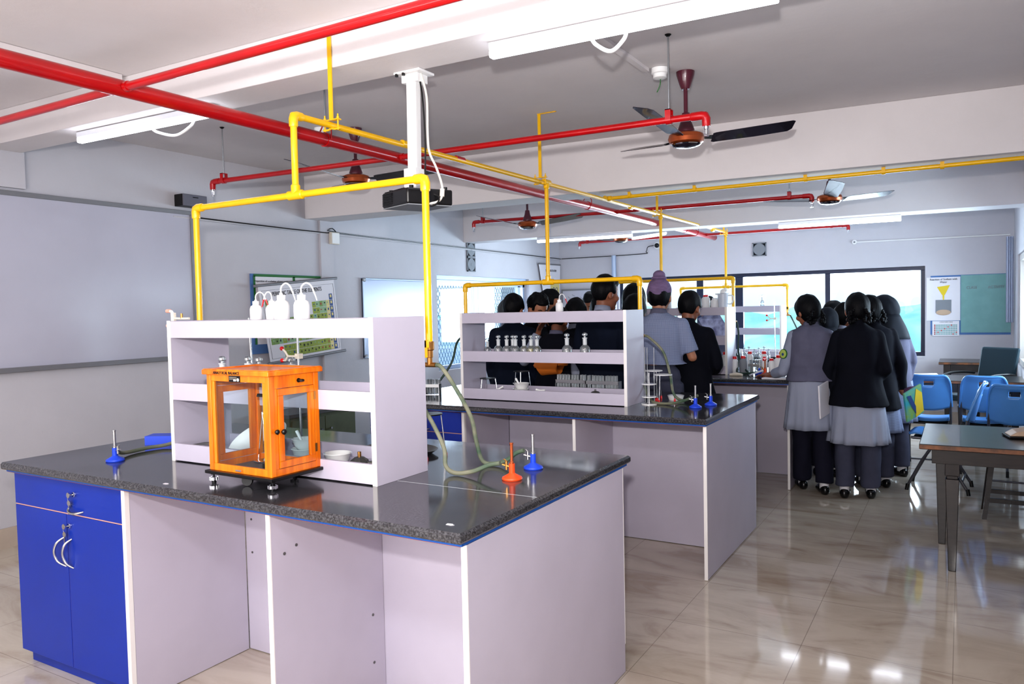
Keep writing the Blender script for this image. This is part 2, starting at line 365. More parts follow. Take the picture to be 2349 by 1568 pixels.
# ------------------------------------------------------------------ room shell
XL, XR, YB, YF, ZC = -5.5, 0.53, 10.88, -1.6, 2.848
def shell():
    struct(MB().box(XL - .2, XR + .2, YF - .2, YB + .2, -0.1, 0).build('floor', 'floor', smooth=0))
    struct(MB().box(XL - .2, XR + .2, YF - .2, YB + .2, ZC, ZC + .15).build('ceiling', 'ceil', smooth=0))
    struct(MB().box(XL - .2, XR + .2, YF - .2, YF, 0, ZC).build('wall_front', 'wall', smooth=0))
    # left wall with a window opening
    m = MB(); wy0, wy1, wz0, wz1 = 7.58, 9.88, .784, 1.957
    m.box(XL - .2, XL, YF, wy0, 0, ZC).box(XL - .2, XL, wy1, YB + .2, 0, ZC).box(XL - .2, XL, wy0, wy1, 0, wz0).box(XL - .2, XL, wy0, wy1, wz1, ZC)
    m.box(XL, XL + .025, 5.615, 5.79, 0, ZC).box(XL, XL + .03, 2.62, 2.85, 2.40, ZC)
    struct(m.build('wall_left', 'wall', smooth=0))
    struct(MB().box(XL, XL + .015, YF, YB, 0, .133).build('baseboard_left', 'skirt', smooth=0))
    struct(MB().box(XL, XR, YB - .015, YB, 0, .133).build('baseboard_back', 'skirt', smooth=0))
    m = MB(); x0, x1, z0, z1 = -4.50, -.40, .82, 1.95
    m.box(XL, x0, YB, YB + .2, 0, ZC).box(x1, XR + .2, YB, YB + .2, 0, ZC).box(x0, x1, YB, YB + .2, 0, z0).box(x0, x1, YB, YB + .2, z1, ZC)
    struct(m.build('wall_back', 'wall', smooth=0))
    m = MB(); m.box(XR, XR + .2, YF, 6.6, 0, ZC).box(XR, XR + .2, 10.2, YB + .2, 0, ZC).box(XR, XR + .2, 6.6, 10.2, 0, .8).box(XR, XR + .2, 6.6, 10.2, 2.0, ZC)
    struct(m.build('wall_right', 'wall', smooth=0))
    # ceiling beams: (near-left, near-right, far-left, far-right, bottom)
    for i, (nl, nr, fl, fr, zb) in enumerate(((2.60, 2.73, 2.83, 3.0, 2.64), (5.44, 5.82, 5.79, 6.1, 2.435), (8.18, 8.50, 8.42, 8.86, 2.385))):
        o = MB().hexa([(XL, nl, zb), (XR, nr, zb), (XR, fr, zb), (XL, fl, zb), (XL, nl, ZC), (XR, nr, ZC), (XR, fr, ZC), (XL, fl, ZC)]).build('ceiling_beam', 'ceil', smooth=0, bevel=.004)
        struct(o)
    struct(MB().tube([(XL + .012, 3.98, 2.325), (XL + .012, 5.6, 2.315), (XL + .012, 7.6, 2.305), (XL + .012, 10.86, 2.285)], .011, 8).build('trim_1', 'wall'))
    # back window
    w = MB(); y = YB + .06; fr = .05
    w.box(x0, x1, y, y + .06, z1 - fr, z1).box(x0, x1, y, y + .06, z0, z0 + fr).box(x0, x0 + fr, y, y + .06, z0 + fr, z1 - fr).box(x1 - fr, x1, y, y + .06, z0 + fr, z1 - fr)
    for xm, hw in ((-3.265, .05), (-2.707, .055), (-1.544, .032)): w.box(xm - hw, xm + hw, y - .004, y + .055, z0 + fr, z1 - fr)
    wo = struct(w.build('window_2', 'winfr', smooth=0, bevel=.003))
    for a, b in ((x0 + fr, -3.315), (-3.215, -2.762), (-2.652, -1.576), (-1.512, x1 - fr)):
        MB().box(a, b, y + .025, y + .03, z0 + fr, z1 - fr).build('pane', 'pane', wo, smooth=0)
    MB().box(x0, x1, YB - .005, YB + .06, z0 - .03, z0 - .001).build('window_sill', 'wall', wo, smooth=0)
    # left window: white aluminium slider, blind head, safety net
    w = MB(); x = XL - .13; f = .05
    w.box(x, x + .05, wy0, wy1, wz1 - .12, wz1 - .05).box(x, x + .05, wy0, wy1, wz0, wz0 + f).box(x, x + .05, wy0, wy0 + .03, wz0, wz1).box(x, x + .05, wy1 - f, wy1, wz0, wz1)
    w.box(x - .01, x + .06, 8.50, 8.60, wz0, wz1 - .1).box(x - .01, x + .055, 8.61, 8.66, wz0, wz1 - .1).box(x, x + .05, 9.68, 9.76, wz0, wz1 - .1)
    wo = struct(w.build('window_1', 'alu', smooth=0, bevel=.003))
    MB().box(x + .01, x + .09, wy0, wy1, wz1 - .05, wz1).build('blind_head', 'alu', wo, smooth=0)
    for a, b in ((wy0 + .03, 8.50), (8.66, 9.68)): MB().box(x + .02, x + .026, a, b, wz0 + f, wz1 - .12).build('pane', 'pane', wo, smooth=0)
    n = MB(); s = .062; L = wz1 - wz0
    xn = x - .05; k = wy0 - L * .6
    while k < wy1:
        for sg in (1, -1):
            ya, yb, za, zb = (k, k + L * .6, wz0, wz1) if sg > 0 else (k + L * .6, k, wz0, wz1)
            # clip the diagonal to the opening
            t0, t1 = 0.0, 1.0
            dy = yb - ya
            for lim in (wy0, wy1):
                t = (lim - ya) / dy
                if (ya < wy0 and lim == wy0 and dy > 0) or (ya > wy1 and lim == wy1 and dy < 0): t0 = max(t0, t)
                if (yb > wy1 and lim == wy1 and dy > 0) or (yb < wy0 and lim == wy0 and dy < 0): t1 = min(t1, t)
            if t1 - t0 > .02: n.tube([(xn, ya + dy * t0, za + L * t0), (xn, ya + dy * t1, za + L * t1)], .0036, 4)
        k += s
    n.build('safety_net', 'net', wo, smooth=0)
    # right wall opening with a pale frame
    m = MB(); m.box(XR + .02, XR + .12, 10.12, 10.2, .8, 2.0).box(XR + .02, XR + .12, 6.6, 6.68, .8, 2.0).box(XR + .02, XR + .12, 6.68, 10.12, 1.93, 2.0).box(XR + .02, XR + .12, 6.68, 10.12, .8, .86).box(XR + .03, XR + .09, 9.1, 9.16, .86, 1.93)
    wo = struct(m.build('window_3', 'frame_in', smooth=0, bevel=.003))
    MB().box(XR + .06, XR + .066, 6.68, 10.12, .86, 1.93).build('pane', 'pane', wo, smooth=0)
    # ceiling trims: cable casing on the slab and along beam one
    struct(MB().box(-4.03, -3.97, 0.4, 2.60, ZC - .03, ZC - .002).build('trim_2', 'ceil', smooth=0))
    struct(MB().box(-1.55, -1.515, 2.98, 4.15, ZC - .02, ZC - .001).build('trim_3', 'ceil', smooth=0))
    struct(MB().box(-8.2, -8.0, 3, 18, -6, 1.30).box(-8.25, -7.95, 3, 18, 1.30, 1.36).build('wall_outside', 'wb2', smooth=0))
    # outside: ground and wooded slope beyond the back window, haze painted as pale glow
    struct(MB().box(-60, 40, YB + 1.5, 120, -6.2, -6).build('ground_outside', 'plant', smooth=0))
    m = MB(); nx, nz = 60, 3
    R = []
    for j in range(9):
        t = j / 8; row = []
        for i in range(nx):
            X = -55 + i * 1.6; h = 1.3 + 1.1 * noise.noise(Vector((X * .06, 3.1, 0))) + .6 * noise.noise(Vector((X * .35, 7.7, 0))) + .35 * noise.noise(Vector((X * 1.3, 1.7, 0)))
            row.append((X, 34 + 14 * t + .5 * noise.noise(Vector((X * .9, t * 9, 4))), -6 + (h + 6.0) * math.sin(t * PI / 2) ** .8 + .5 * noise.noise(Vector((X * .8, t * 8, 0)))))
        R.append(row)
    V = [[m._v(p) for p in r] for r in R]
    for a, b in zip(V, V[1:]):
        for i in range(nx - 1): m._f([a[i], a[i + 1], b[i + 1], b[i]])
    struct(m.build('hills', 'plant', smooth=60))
shell()

# concrete ventilator grilles
def grille(loc, rz, label):
    t = thing('ventilator_grille', label, 'vent', loc, rz, None)
    m = MB(); s = .092
    m.box(-s, s, -.002, .0, -s, s); m.build('backing', 'dark', t, smooth=0)
    m = MB(); m.box(-s, s, -.018, -.002, s - .012, s).box(-s, s, -.018, -.002, -s, -s + .012).box(-s, -s + .012, -.018, -.002, -s, s).box(s - .012, s, -.018, -.002, -s, s)
    M = Matrix.Rotation(PI / 2, 3, 'X')
    m.lathe([(.070, 0), (.080, 0), (.080, .016), (.070, .016)], (0, -.002, 0), 28, M)
    m.lathe([(.001, 0), (.020, 0), (.020, .018), (.001, .018)], (0, -.002, 0), 16, M)
    for k in range(12):
        a = k * PI / 6; R = Matrix.Rotation(-a, 3, 'Y')
        m.obox(R @ Vector((.045, -.010, 0)), R, .028, .007, .0055)
    m.build('lattice', 'conc', t, smooth=30)
grille((-2.41, YB - .001, 2.27), 0, 'square concrete grille with a wheel pattern above the back window')
grille((XL + .001, 8.33, 2.30), -PI / 2 + PI, 'upper grey ventilator grille on the wall above the net window')
grille((XL + .001, 8.33, 2.11), -PI / 2 + PI, 'lower grey ventilator grille on the wall, just under the cable')

def boards():
    # whiteboard one
    t = thing('whiteboard', 'large grey framed whiteboard on the wall behind the nearest bench', 'whiteboard', (XL, 0, 0))
    y0, y1, z0, z1 = 1.55, 4.15, 1.18, 2.367
    MB().box(.004, .02, y0, y1, z0, z1).build('writing_surface', 'wboard', t, smooth=0)
    MB().box(.002, .03, y0, y1, z1 - .02, z1 + .012).box(.002, .03, y1 - .02, y1 + .004, z0, z1 - .02).box(.002, .05, y0, y1 - .02, z0 - .014, z0 + .02).build('frame', 'greyfr', t, smooth=0, bevel=.003)
    t = thing('whiteboard', 'smaller whiteboard with rounded grey corners beside the net window', 'whiteboard', (XL, 0, 0))
    y0, y1, z0, z1 = 6.21, 7.40, 1.03, 1.885
    MB().box(.004, .02, y0, y1, z0, z1).build('writing_surface', 'wb2', t, smooth=0)
    MB().box(.002, .03, y0, y1, z1 - .02, z1).box(.002, .03, y0, y0 + .02, z0, z1).box(.002, .03, y1 - .02, y1, z0, z1).box(.002, .035, y0, y1, z0, z0 + .02).build('frame', 'alu', t, smooth=0, bevel=.006)
    m = MB()
    for yy, zz in ((y0, z0), (y0, z1 - .04), (y1 - .05, z0), (y1 - .05, z1 - .04)): m.box(.002, .036, yy, yy + .05, zz, zz + .04)
    m.build('corner_cap', 'greyfr', t, smooth=0, bevel=.01)
    t = thing('whiteboard', 'white board with faint pen sketches in the far corner behind the crowd', 'whiteboard', (0, YB, 0))
    MB().box(-5.44, -4.62, -.02, -.004, 1.05, 1.80).build('writing_surface', 'wboard', t, smooth=0)
    MB().box(-5.46, -4.60, -.026, -.002, 1.79, 1.815).box(-4.615, -4.595, -.026, -.002, 1.05, 1.79).box(-5.46, -5.44, -.026, -.002, 1.05, 1.79).build('frame', 'greyfr', t, smooth=0)
    m = MB()
    for k in range(9):
        a = (-5.35 + .07 * k, -.022, 1.70 + .03 * math.sin(k * 2)); b = (a[0] + .05, -.022, a[2] - .04 + .02 * (k % 3)); m.tube([a, b], .002, 4)
    m.tube([(-5.05, -.022, 1.62), (-4.96, -.022, 1.58), (-4.92, -.022, 1.50), (-4.93, -.022, 1.40)], .004, 4)
    m.build('pen_marks', 'ink', t, smooth=0)
    # notice board with hand-drawn sheets
    t = thing('notice_board', 'blue felt notice board with green bordered sheets behind the element chart', 'notice board', (XL, 0, 0))
    MB().box(.002, .018, 4.74, 5.60, 1.165, 1.887).build('felt_panel', 'bboard', t, smooth=0)
    MB().box(.018, .020, 4.78, 5.24, 1.25, 1.872).box(.018, .020, 5.26, 5.57, 1.25, 1.862).build('sheet', 'paper', t, smooth=0)
    MB().box(.020, .023, 4.77, 5.60, 1.862, 1.885).box(.020, .023, 4.765, 4.785, 1.25, 1.87).box(.020, .023, 5.235, 5.262, 1.25, 1.87).box(.020, .023, 5.575, 5.6, 1.25, 1.87).build('paper_border', 'greenb', t, smooth=0)
    text('handwriting', 'Preparation of a solution of ions and ligands', .026, (.0225, 5.0, 1.822), (PI / 2, 0, PI / 2), 'ink', t)
    # periodic chart, hanging crooked
    t = thing('element_chart', 'crooked rolled wall chart titled periodic table of the elements', 'wall chart', (XL + .055, 0, 0))
    TL, TR, BR, BL = Vector((0, 4.758, 1.775)), Vector((0, 5.765, 1.869)), Vector((.0, 5.845, 1.135)), Vector((0, 4.88, 1.07))
    def P(u, v, x=0.0):
        p = (TL * (1 - u) + TR * u) * (1 - v) + (BL * (1 - u) + BR * u) * v; return Vector((x, p.y, p.z))
    MB().prism([P(.02, 0), P(.98, 0), P(.98, 1), P(.02, 1)], (.003, 0, 0)).build('sheet', 'paper', t, smooth=0)
    MB().cyl(P(-.02, 0, .004), P(1.02, 0, .004), .013, seg=12).build('top_bar', 'greyfr', t)
    MB().cyl(P(-.02, 1, .004), P(1.04, 1, .004), .013, seg=12).build('bottom_bar', 'greyfr', t)
    def grid(name, m_, cells, ink=False):
        b = MB()
        for (u0, v0, u1, v1) in cells: b.prism([P(u0, v0, .0031), P(u1, v0, .0031), P(u1, v1, .0031), P(u0, v1, .0031)], (.0008, 0, 0))
        b.build(name, m_, t, smooth=0)
    C = {k: [] for k in ('cellg', 'cella', 'cells', 'cellc', 'cellr', 'cellb')}; pic = []
    rnd = random.Random(3)
    for r in range(9):
        for c in range(18):
            v0 = .20 + r * .082 + (.02 if r > 6 else 0); u0 = .07 + c * .048
            if r == 0 and 0 < c < 17: continue
            if r in (1, 2) and 1 < c < 12: continue
            if r > 6 and c < 3: continue
            k = 'cellg' if c < 2 else 'cellb' if c == 17 else 'cellc' if c == 16 else 'cella' if r > 6 else rnd.choice(['cells', 'cella', 'cellg', 'cells'])
            C[k].append((u0, v0, u0 + .0455, v0 + .078))
            a, bq = rnd.uniform(.008, .02), rnd.uniform(.012, .03)
            if c == 17: pic.append(('cellc', (u0 + .012, v0 + .012, u0 + .034, v0 + .05)))
            else: pic.append((rnd.choice(['ink', 'ink', 'ink', 'cellr', 'cellb', 'cells']), (u0 + a, v0 + bq, u0 + a + rnd.uniform(.01, .018), v0 + bq + rnd.uniform(.015, .03))))
    for k, v in C.items():
        if v: grid('printed_pattern', k, v)
    for k in ('ink', 'cellr', 'cellb', 'cellc', 'cells'):
        b = MB()
        for q, (u0, v0, u1, v1) in pic:
            if q == k: b.prism([P(u0, v0, .0041), P(u1, v0, .0041), P(u1, v1, .0041), P(u0, v1, .0041)], (.0006, 0, 0))
        b.build('printed_pattern', k, t, smooth=0)
    b = MB()
    for (a, c_) in (((.05, .07), (.96, .07)), ((.96, .07), (.96, .95)), ((.05, .95), (.96, .95)), ((.05, .07), (.05, .95))):
        b.tube([P(*a, .0035), P(*c_, .0035)], .0012, 4)
    b.build('printed_border', 'ink', t, smooth=0)
    tx = text('lettering', 'PERIODIC TABLE OF THE ELEMENTS', .055, P(.48, .125, .005), (PI / 2, 0, PI / 2), 'ink', t, sx=.72)
    tx.rotation_euler = Euler((PI / 2, 0, PI / 2)); tx.rotation_euler.rotate_axis('Z', math.atan2(.094, 1.007))
    # rolled chart in the corner
    t = thing('science_chart', 'hanging science chart with an atom drawing in the far left corner', 'wall chart', (XL + .03, 0, 0))
    a, b_, c_, d = Vector((0, 10.13, 2.195)), Vector((0, 10.84, 2.20)), Vector((0, 10.80, 1.45)), Vector((0, 10.36, 1.42))
    MB().prism([a, b_, c_, d], (.003, 0, 0)).build('sheet', 'paper', t, smooth=0)
    MB().cyl(a + Vector((.003, 0, 0)), b_ + Vector((.003, 0, 0)), .012, seg=10).build('top_bar', 'greyfr', t)
    MB().prism([(.0035, 10.5, 1.93), (.0035, 10.8, 1.95), (.0035, 10.78, 1.52), (.0035, 10.5, 1.50)], (.001, 0, 0)).build('printed_panel', 'cellc', t, smooth=0)
    m = MB()
    for k in range(3):
        pts = []
        for j in range(25):
            an = 2 * PI * j / 24; q = Matrix.Rotation(k * PI / 3, 2) @ Vector((.12 * math.cos(an), .04 * math.sin(an))); pts.append((.006, 10.65 + q.x, 1.74 + q.y))
        m.tube(pts, .004, 4)
    m.build('atom_drawing', 'cellb', t, smooth=0)
    MB().sph((.005, 10.48, 1.58), (.003, .06, .10)).build('organ_drawing', 'cellr', t)
    text('lettering', 'STRUCTURE OF ATOM', .05, (.006, 10.52, 2.10), (PI / 2, 0, PI / 2), 'ink', t, sx=.7)
    # back wall sheets right of the window
    t = thing('hand_drawn_chart', 'hand drawn chart of a yellow funnel above a beaker, right of window', 'wall chart', (0, YB, 0))
    MB().box(-.385, -.02, -.010, -.004, 1.265, 1.80).build('sheet', 'paper', t, smooth=0)
    m = MB(); m.prism([(-.27, -.012, 1.68), (-.13, -.012, 1.70), (-.185, -.012, 1.58), (-.215, -.012, 1.58)], (0, -.001, 0)); m.prism([(-.21, -.012, 1.58), (-.19, -.012, 1.58), (-.195, -.012, 1.50), (-.205, -.012, 1.50)], (0, -.001, 0)).build('funnel_drawing', 'ypow', t, smooth=0)
    MB().lathe([(.085, 0), (.085, .16)], (-.2, -.014, 1.36), 24, sy=.02).build('beaker_drawing', 'conc', t)
    MB().sph((-.2, -.017, 1.365), (.08, .002, .035)).build('liquid_drawing', 'cream', t)
    text('lettering', 'Reaction of Sodium with\nWater', .035, (-.2, -.012, 1.755), (PI / 2, 0, 0), 'ink', t, sx=.85)
    t = thing('pinned_board', 'blue edged pin board covered with teal paper, right of the funnel chart', 'notice board', (0, YB, 0))
    MB().box(-.34, .50, -.004, -.0005, 1.09, 1.82).build('felt_panel', 'bboard', t, smooth=0)
    MB().box(-.015, .50, -.009, -.004, 1.115, 1.815).build('teal_sheet', 'teal', t, smooth=0)
    text('lettering', 'CLASS          ACTIVITY', .05, (.24, -.011, 1.66), (PI / 2, 0, 0), 'conc', t, sx=.8)
    t = thing('small_table_chart', 'small printed table chart with red and teal cells under the funnel chart', 'wall chart', (0, YB, 0))
    MB().box(-.32, -.03, -.012, -.0045, 1.075, 1.26).build('sheet', 'paper', t, smooth=0)
    for nm, mm, sel in (('red_cells', 'cellr', 0), ('teal_cells', 'teal', 1)):
        m = MB()
        for r in range(6):
            for c in range(14):
                red = c == 0 or (r * 5 + c * 3) % 11 == 0
                if red == (sel == 0): m.box(-.30 + c * .018, -.287 + c * .018, -.0135, -.012, 1.09 + r * .022, 1.105 + r * .022)
        m.build(nm, mm, t, smooth=0)
    text('lettering', 'LONG FORM TABLE', .016, (-.17, -.013, 1.245), (PI / 2, 0, 0), 'ink', t)
boards()

# cables and small wall fittings
tag(MB().tube([(XL + .03, 4.17, 2.333), (XL + .03, 5.70, 2.32), (XL + .03, 5.78, 2.37), (XL + .03, 5.9, 2.33), (XL + .03, 8, 2.315), (XL + .03, 10.85, 2.298), (-5.44, YB - .015, 2.297), (-4.15, YB - .015, 2.30), (-4.05, YB - .015, 2.33), (-4.02, YB - .015, 2.40), (-3.92, YB - .02, 2.415)], .0055, 6, 3).build('wall_cable', 'black'), 'black cable run along the wall up to the camera', 'cable')
t = thing('junction_box', 'white square junction box on the wall cable beside the chart', 'junction box', (XL + .025, 5.79, 2.27))
MB().box(0, .035, -.06, .06, -.06, .06).build('box_body', 'offw', t, smooth=0, bevel=.006)
MB().box(.035, .039, -.052, .052, -.052, .052).build('lid', 'white', t, smooth=0, bevel=.003)
t = thing('security_camera', 'small black domed security camera high on the back wall', 'camera', (-3.87, YB - .004, 2.41))
MB().cyl((0, 0, 0), (0, -.03, 0), .05).build('mount_plate', 'white', t)
MB().sph((0, -.045, 0), (.035, .035, .035)).build('dome', 'black', t)
t = thing('ceiling_rose', 'round white fitting at the end of the conduit on the back wall', 'fitting', (-1.206, YB, 2.292))
MB().cyl((0, -.001, 0), (0, -.03, 0), .028).build('base', 'white', t); MB().cyl((0, -.03, 0), (0, -.038, 0), .012).build('centre', 'conc', t)
tag(MB().tube([(-1.18, YB - .01, 2.292), (.49, YB - .01, 2.277)], .009, 8).build('wall_conduit', 'white'), 'thin white conduit along the back wall above the window', 'conduit')
tag(MB().cyl((-4.56, YB - .03, 0), (-4.56, YB - .03, 2.3), .035).build('downpipe', 'alu'), 'pale vertical pipe at the left end of the back window', 'pipe')
t = thing('wall_speaker', 'grey and black box speaker above the large whiteboard', 'speaker', (XL, 4.12, 2.455))
MB().box(.004, .10, -.115, .115, -.048, .048).build('cabinet', 'black', t, smooth=0, bevel=.004)
m = MB().box(.10, .112, -.112, .115, -.048, .048); g = m.build('grille', mat('speaker_grille', (112, 110, 120), .5, .3), t, smooth=0, bevel=.004)
MB().box(.112, .114, -.02, .03, .022, .03).build('badge', 'black', t, smooth=0); MB().cyl((.112, .02, -.03), (.118, .02, -.03), .007).build('knob', 'white', t)
# hanging curtain in the corner
m = MB(); R = []
for j, z in enumerate((1.24, 1.5, 1.8, 2.24)):
    R.append([(.44 + .075 * k / 20, 10.66 + .015 * math.sin(k * 1.1), z) for k in range(21)] + [(.44 + .075 * k / 20, 10.665 + .015 * math.sin(k * 1.1), z) for k in range(20, -1, -1)])
m.rings(R); tag(m.build('curtain', 'curtain'), 'narrow pale blue curtain hanging in the far right corner', 'curtain')

# ------------------------------------------------------------------ tube lights
def tube_light(x0, x1, y, z, label, loop=None):
    t = thing('tube_light', label, 'light', (0, 0, 0), 0, 'fluorescent tube lights on the beams')
    ya, yb = y; sl = (yb - ya) / (x1 - x0)
    def q(x, dy, dz): return (x, ya + (x - x0) * sl + dy, z + dz)
    M = MB(); M.hexa([q(x0, -.02, .012), q(x1, -.02, .012), q(x1, .02, .012), q(x0, .02, .012), q(x0, -.02, .045), q(x1, -.02, .045), q(x1, .02, .045), q(x0, .02, .045)]).build('batten', 'tubew', t, smooth=0, bevel=.003)
    M = MB(); M.hexa([q(x0, -.018, -.018), q(x1, -.018, -.018), q(x1, .018, -.018), q(x0, .018, -.018), q(x0, -.02, .011), q(x1, -.02, .011), q(x1, .02, .011), q(x0, .02, .011)]).build('diffuser', 'tube', t, smooth=0, bevel=.006)
    if loop:
        a, b = loop; m_ = (a + b) / 2
        MB().tube([q(a, .03, .0), q(a + (b - a) * .12, .04, -.03), q(m_, .05, -.062), q(b - (b - a) * .12, .04, -.03), q(b, .03, .0)], .008, 8, 6).build('flex_conduit', 'white', t)
tube_light(-4.60, -3.42, (2.72, 2.76), 2.592, 'lit tube light with a looped white conduit on the near beam, left one', (-3.98, -3.62))
tube_light(-1.72, -.56, (2.80, 2.85), 2.592, 'lit tube light with a looped conduit on the near beam, right one', (-1.28, -1.13))
tube_light(-4.46, -3.28, (8.25, 8.36), 2.338, 'lit tube light on the far beam, left of the red main pipe')
tube_light(-1.70, -.53, (8.58, 8.66), 2.338, 'lit tube light on the far beam above the gathered girls')

# ------------------------------------------------------------------ fans
def fan(x, y, zm, ang, label, first=None):
    t = thing('ceiling_fan', label, 'fan', (x, y, zm), 0, 'dark three-bladed ceiling fans')
    top = ZC - zm
    MB().lathe([(.006, top - .001), (.052, top - .002), (.050, top - .02), (.030, top - .085), (.022, top - .10)]).build('canopy', 'maroon', t)
    MB().cyl((0, 0, .1), (0, 0, top - .09), .0115).build('down_rod', 'maroon', t)
    MB().lathe([(.012, .15), (.022, .145), (.030, .10), (.048, .05), (.046, .035), (.01, .03)]).build('lower_cup', 'maroon', t)
    MB().lathe([(.02, .038), (.07, .034), (.096, .022), (.103, .0), (.095, -.022), (.075, -.030), (.02, -.032)], seg=36).build('motor_housing', 'copper', t)
    MB().lathe([(.074, -.030), (.082, -.034), (.074, -.042), (.04, -.050), (.004, -.053)], seg=32).build('bottom_bowl', 'blade', t)
    MB().lathe([(.078, -.030), (.085, -.033), (.078, -.038)], seg=36).build('chrome_ring', 'chrome', t)
    for k in range(3):
        a = ang + k * 2 * PI / 3
        Rz = Matrix.Rotation(a, 4, 'Z'); T = Matrix.Rotation(-.26, 4, 'X')
        m = MB(); w0, w1 = .052, .062
        pts = [(.145, -w0), (.16, -w0 - .006), (.40, -w1), (.585, -w1), (.60, -w1 + .01), (.60, w1 - .03), (.58, w1 - .005), (.40, w1), (.16, w0), (.145, w0 - .01)]
        m.prism([(p[0], p[1], -.001 + .12 * (p[0] - .145)) for p in pts], (0, 0, .003))
        m.build('blade', 'blade', t, smooth=30, xf=Rz @ T)
        m = MB(); m.prism([(.09, -.016, .004), (.17, -.03, .004), (.17, .03, .004), (.09, .016, .004)], (0, 0, .004)); m.build('blade_arm', 'blackm', t, smooth=0, xf=Rz @ Matrix.Rotation(-.16, 4, 'X'))
    return t
fan(-1.365, 4.335, 2.468, math.radians(25), 'maroon fan nearest the camera, right of the red main pipe')
fan(-3.79, 4.264, 2.479, math.radians(24), 'dark fan seen behind the projector pole and yellow gas frame')
fan(-3.90, 7.0, 2.395, math.radians(4), 'dark fan in the middle bay left of the yellow drop pipe')
fan(-.97, 7.0, 2.395, math.radians(42), 'dark fan in the middle bay, its blade shining blue')
fan(-3.93, 9.6, 2.424, math.radians(20), 'fan in the far bay, mostly hidden by the red branch pipe')
t = thing('ceiling_rose', 'white round ceiling rose with a green wire beside the nearest fan', 'ceiling rose', (-1.465, 4.19, ZC))
MB().lathe([(.02, -.001), (.048, -.002), (.048, -.03), (.038, -.034), (.038, -.055), (.02, -.062), (.003, -.062)]).build('base', 'white', t)
MB().tube([(.0, 0, -.06), (.005, -.005, -.09), (-.01, 0, -.12), (-.02, 0, -.13), (-.005, 0, -.1), (.005, 0, -.06)], .0015, 5, 4).build('loose_wire', 'greenb', t)
t = thing('ceiling_rose', 'white ceiling rose beside the fan behind the projector pole', 'ceiling rose', (-3.98, 4.12, ZC))
MB().lathe([(.02, -.001), (.048, -.002), (.048, -.03), (.038, -.034), (.038, -.055), (.02, -.062), (.003, -.062)]).build('base', 'white', t)

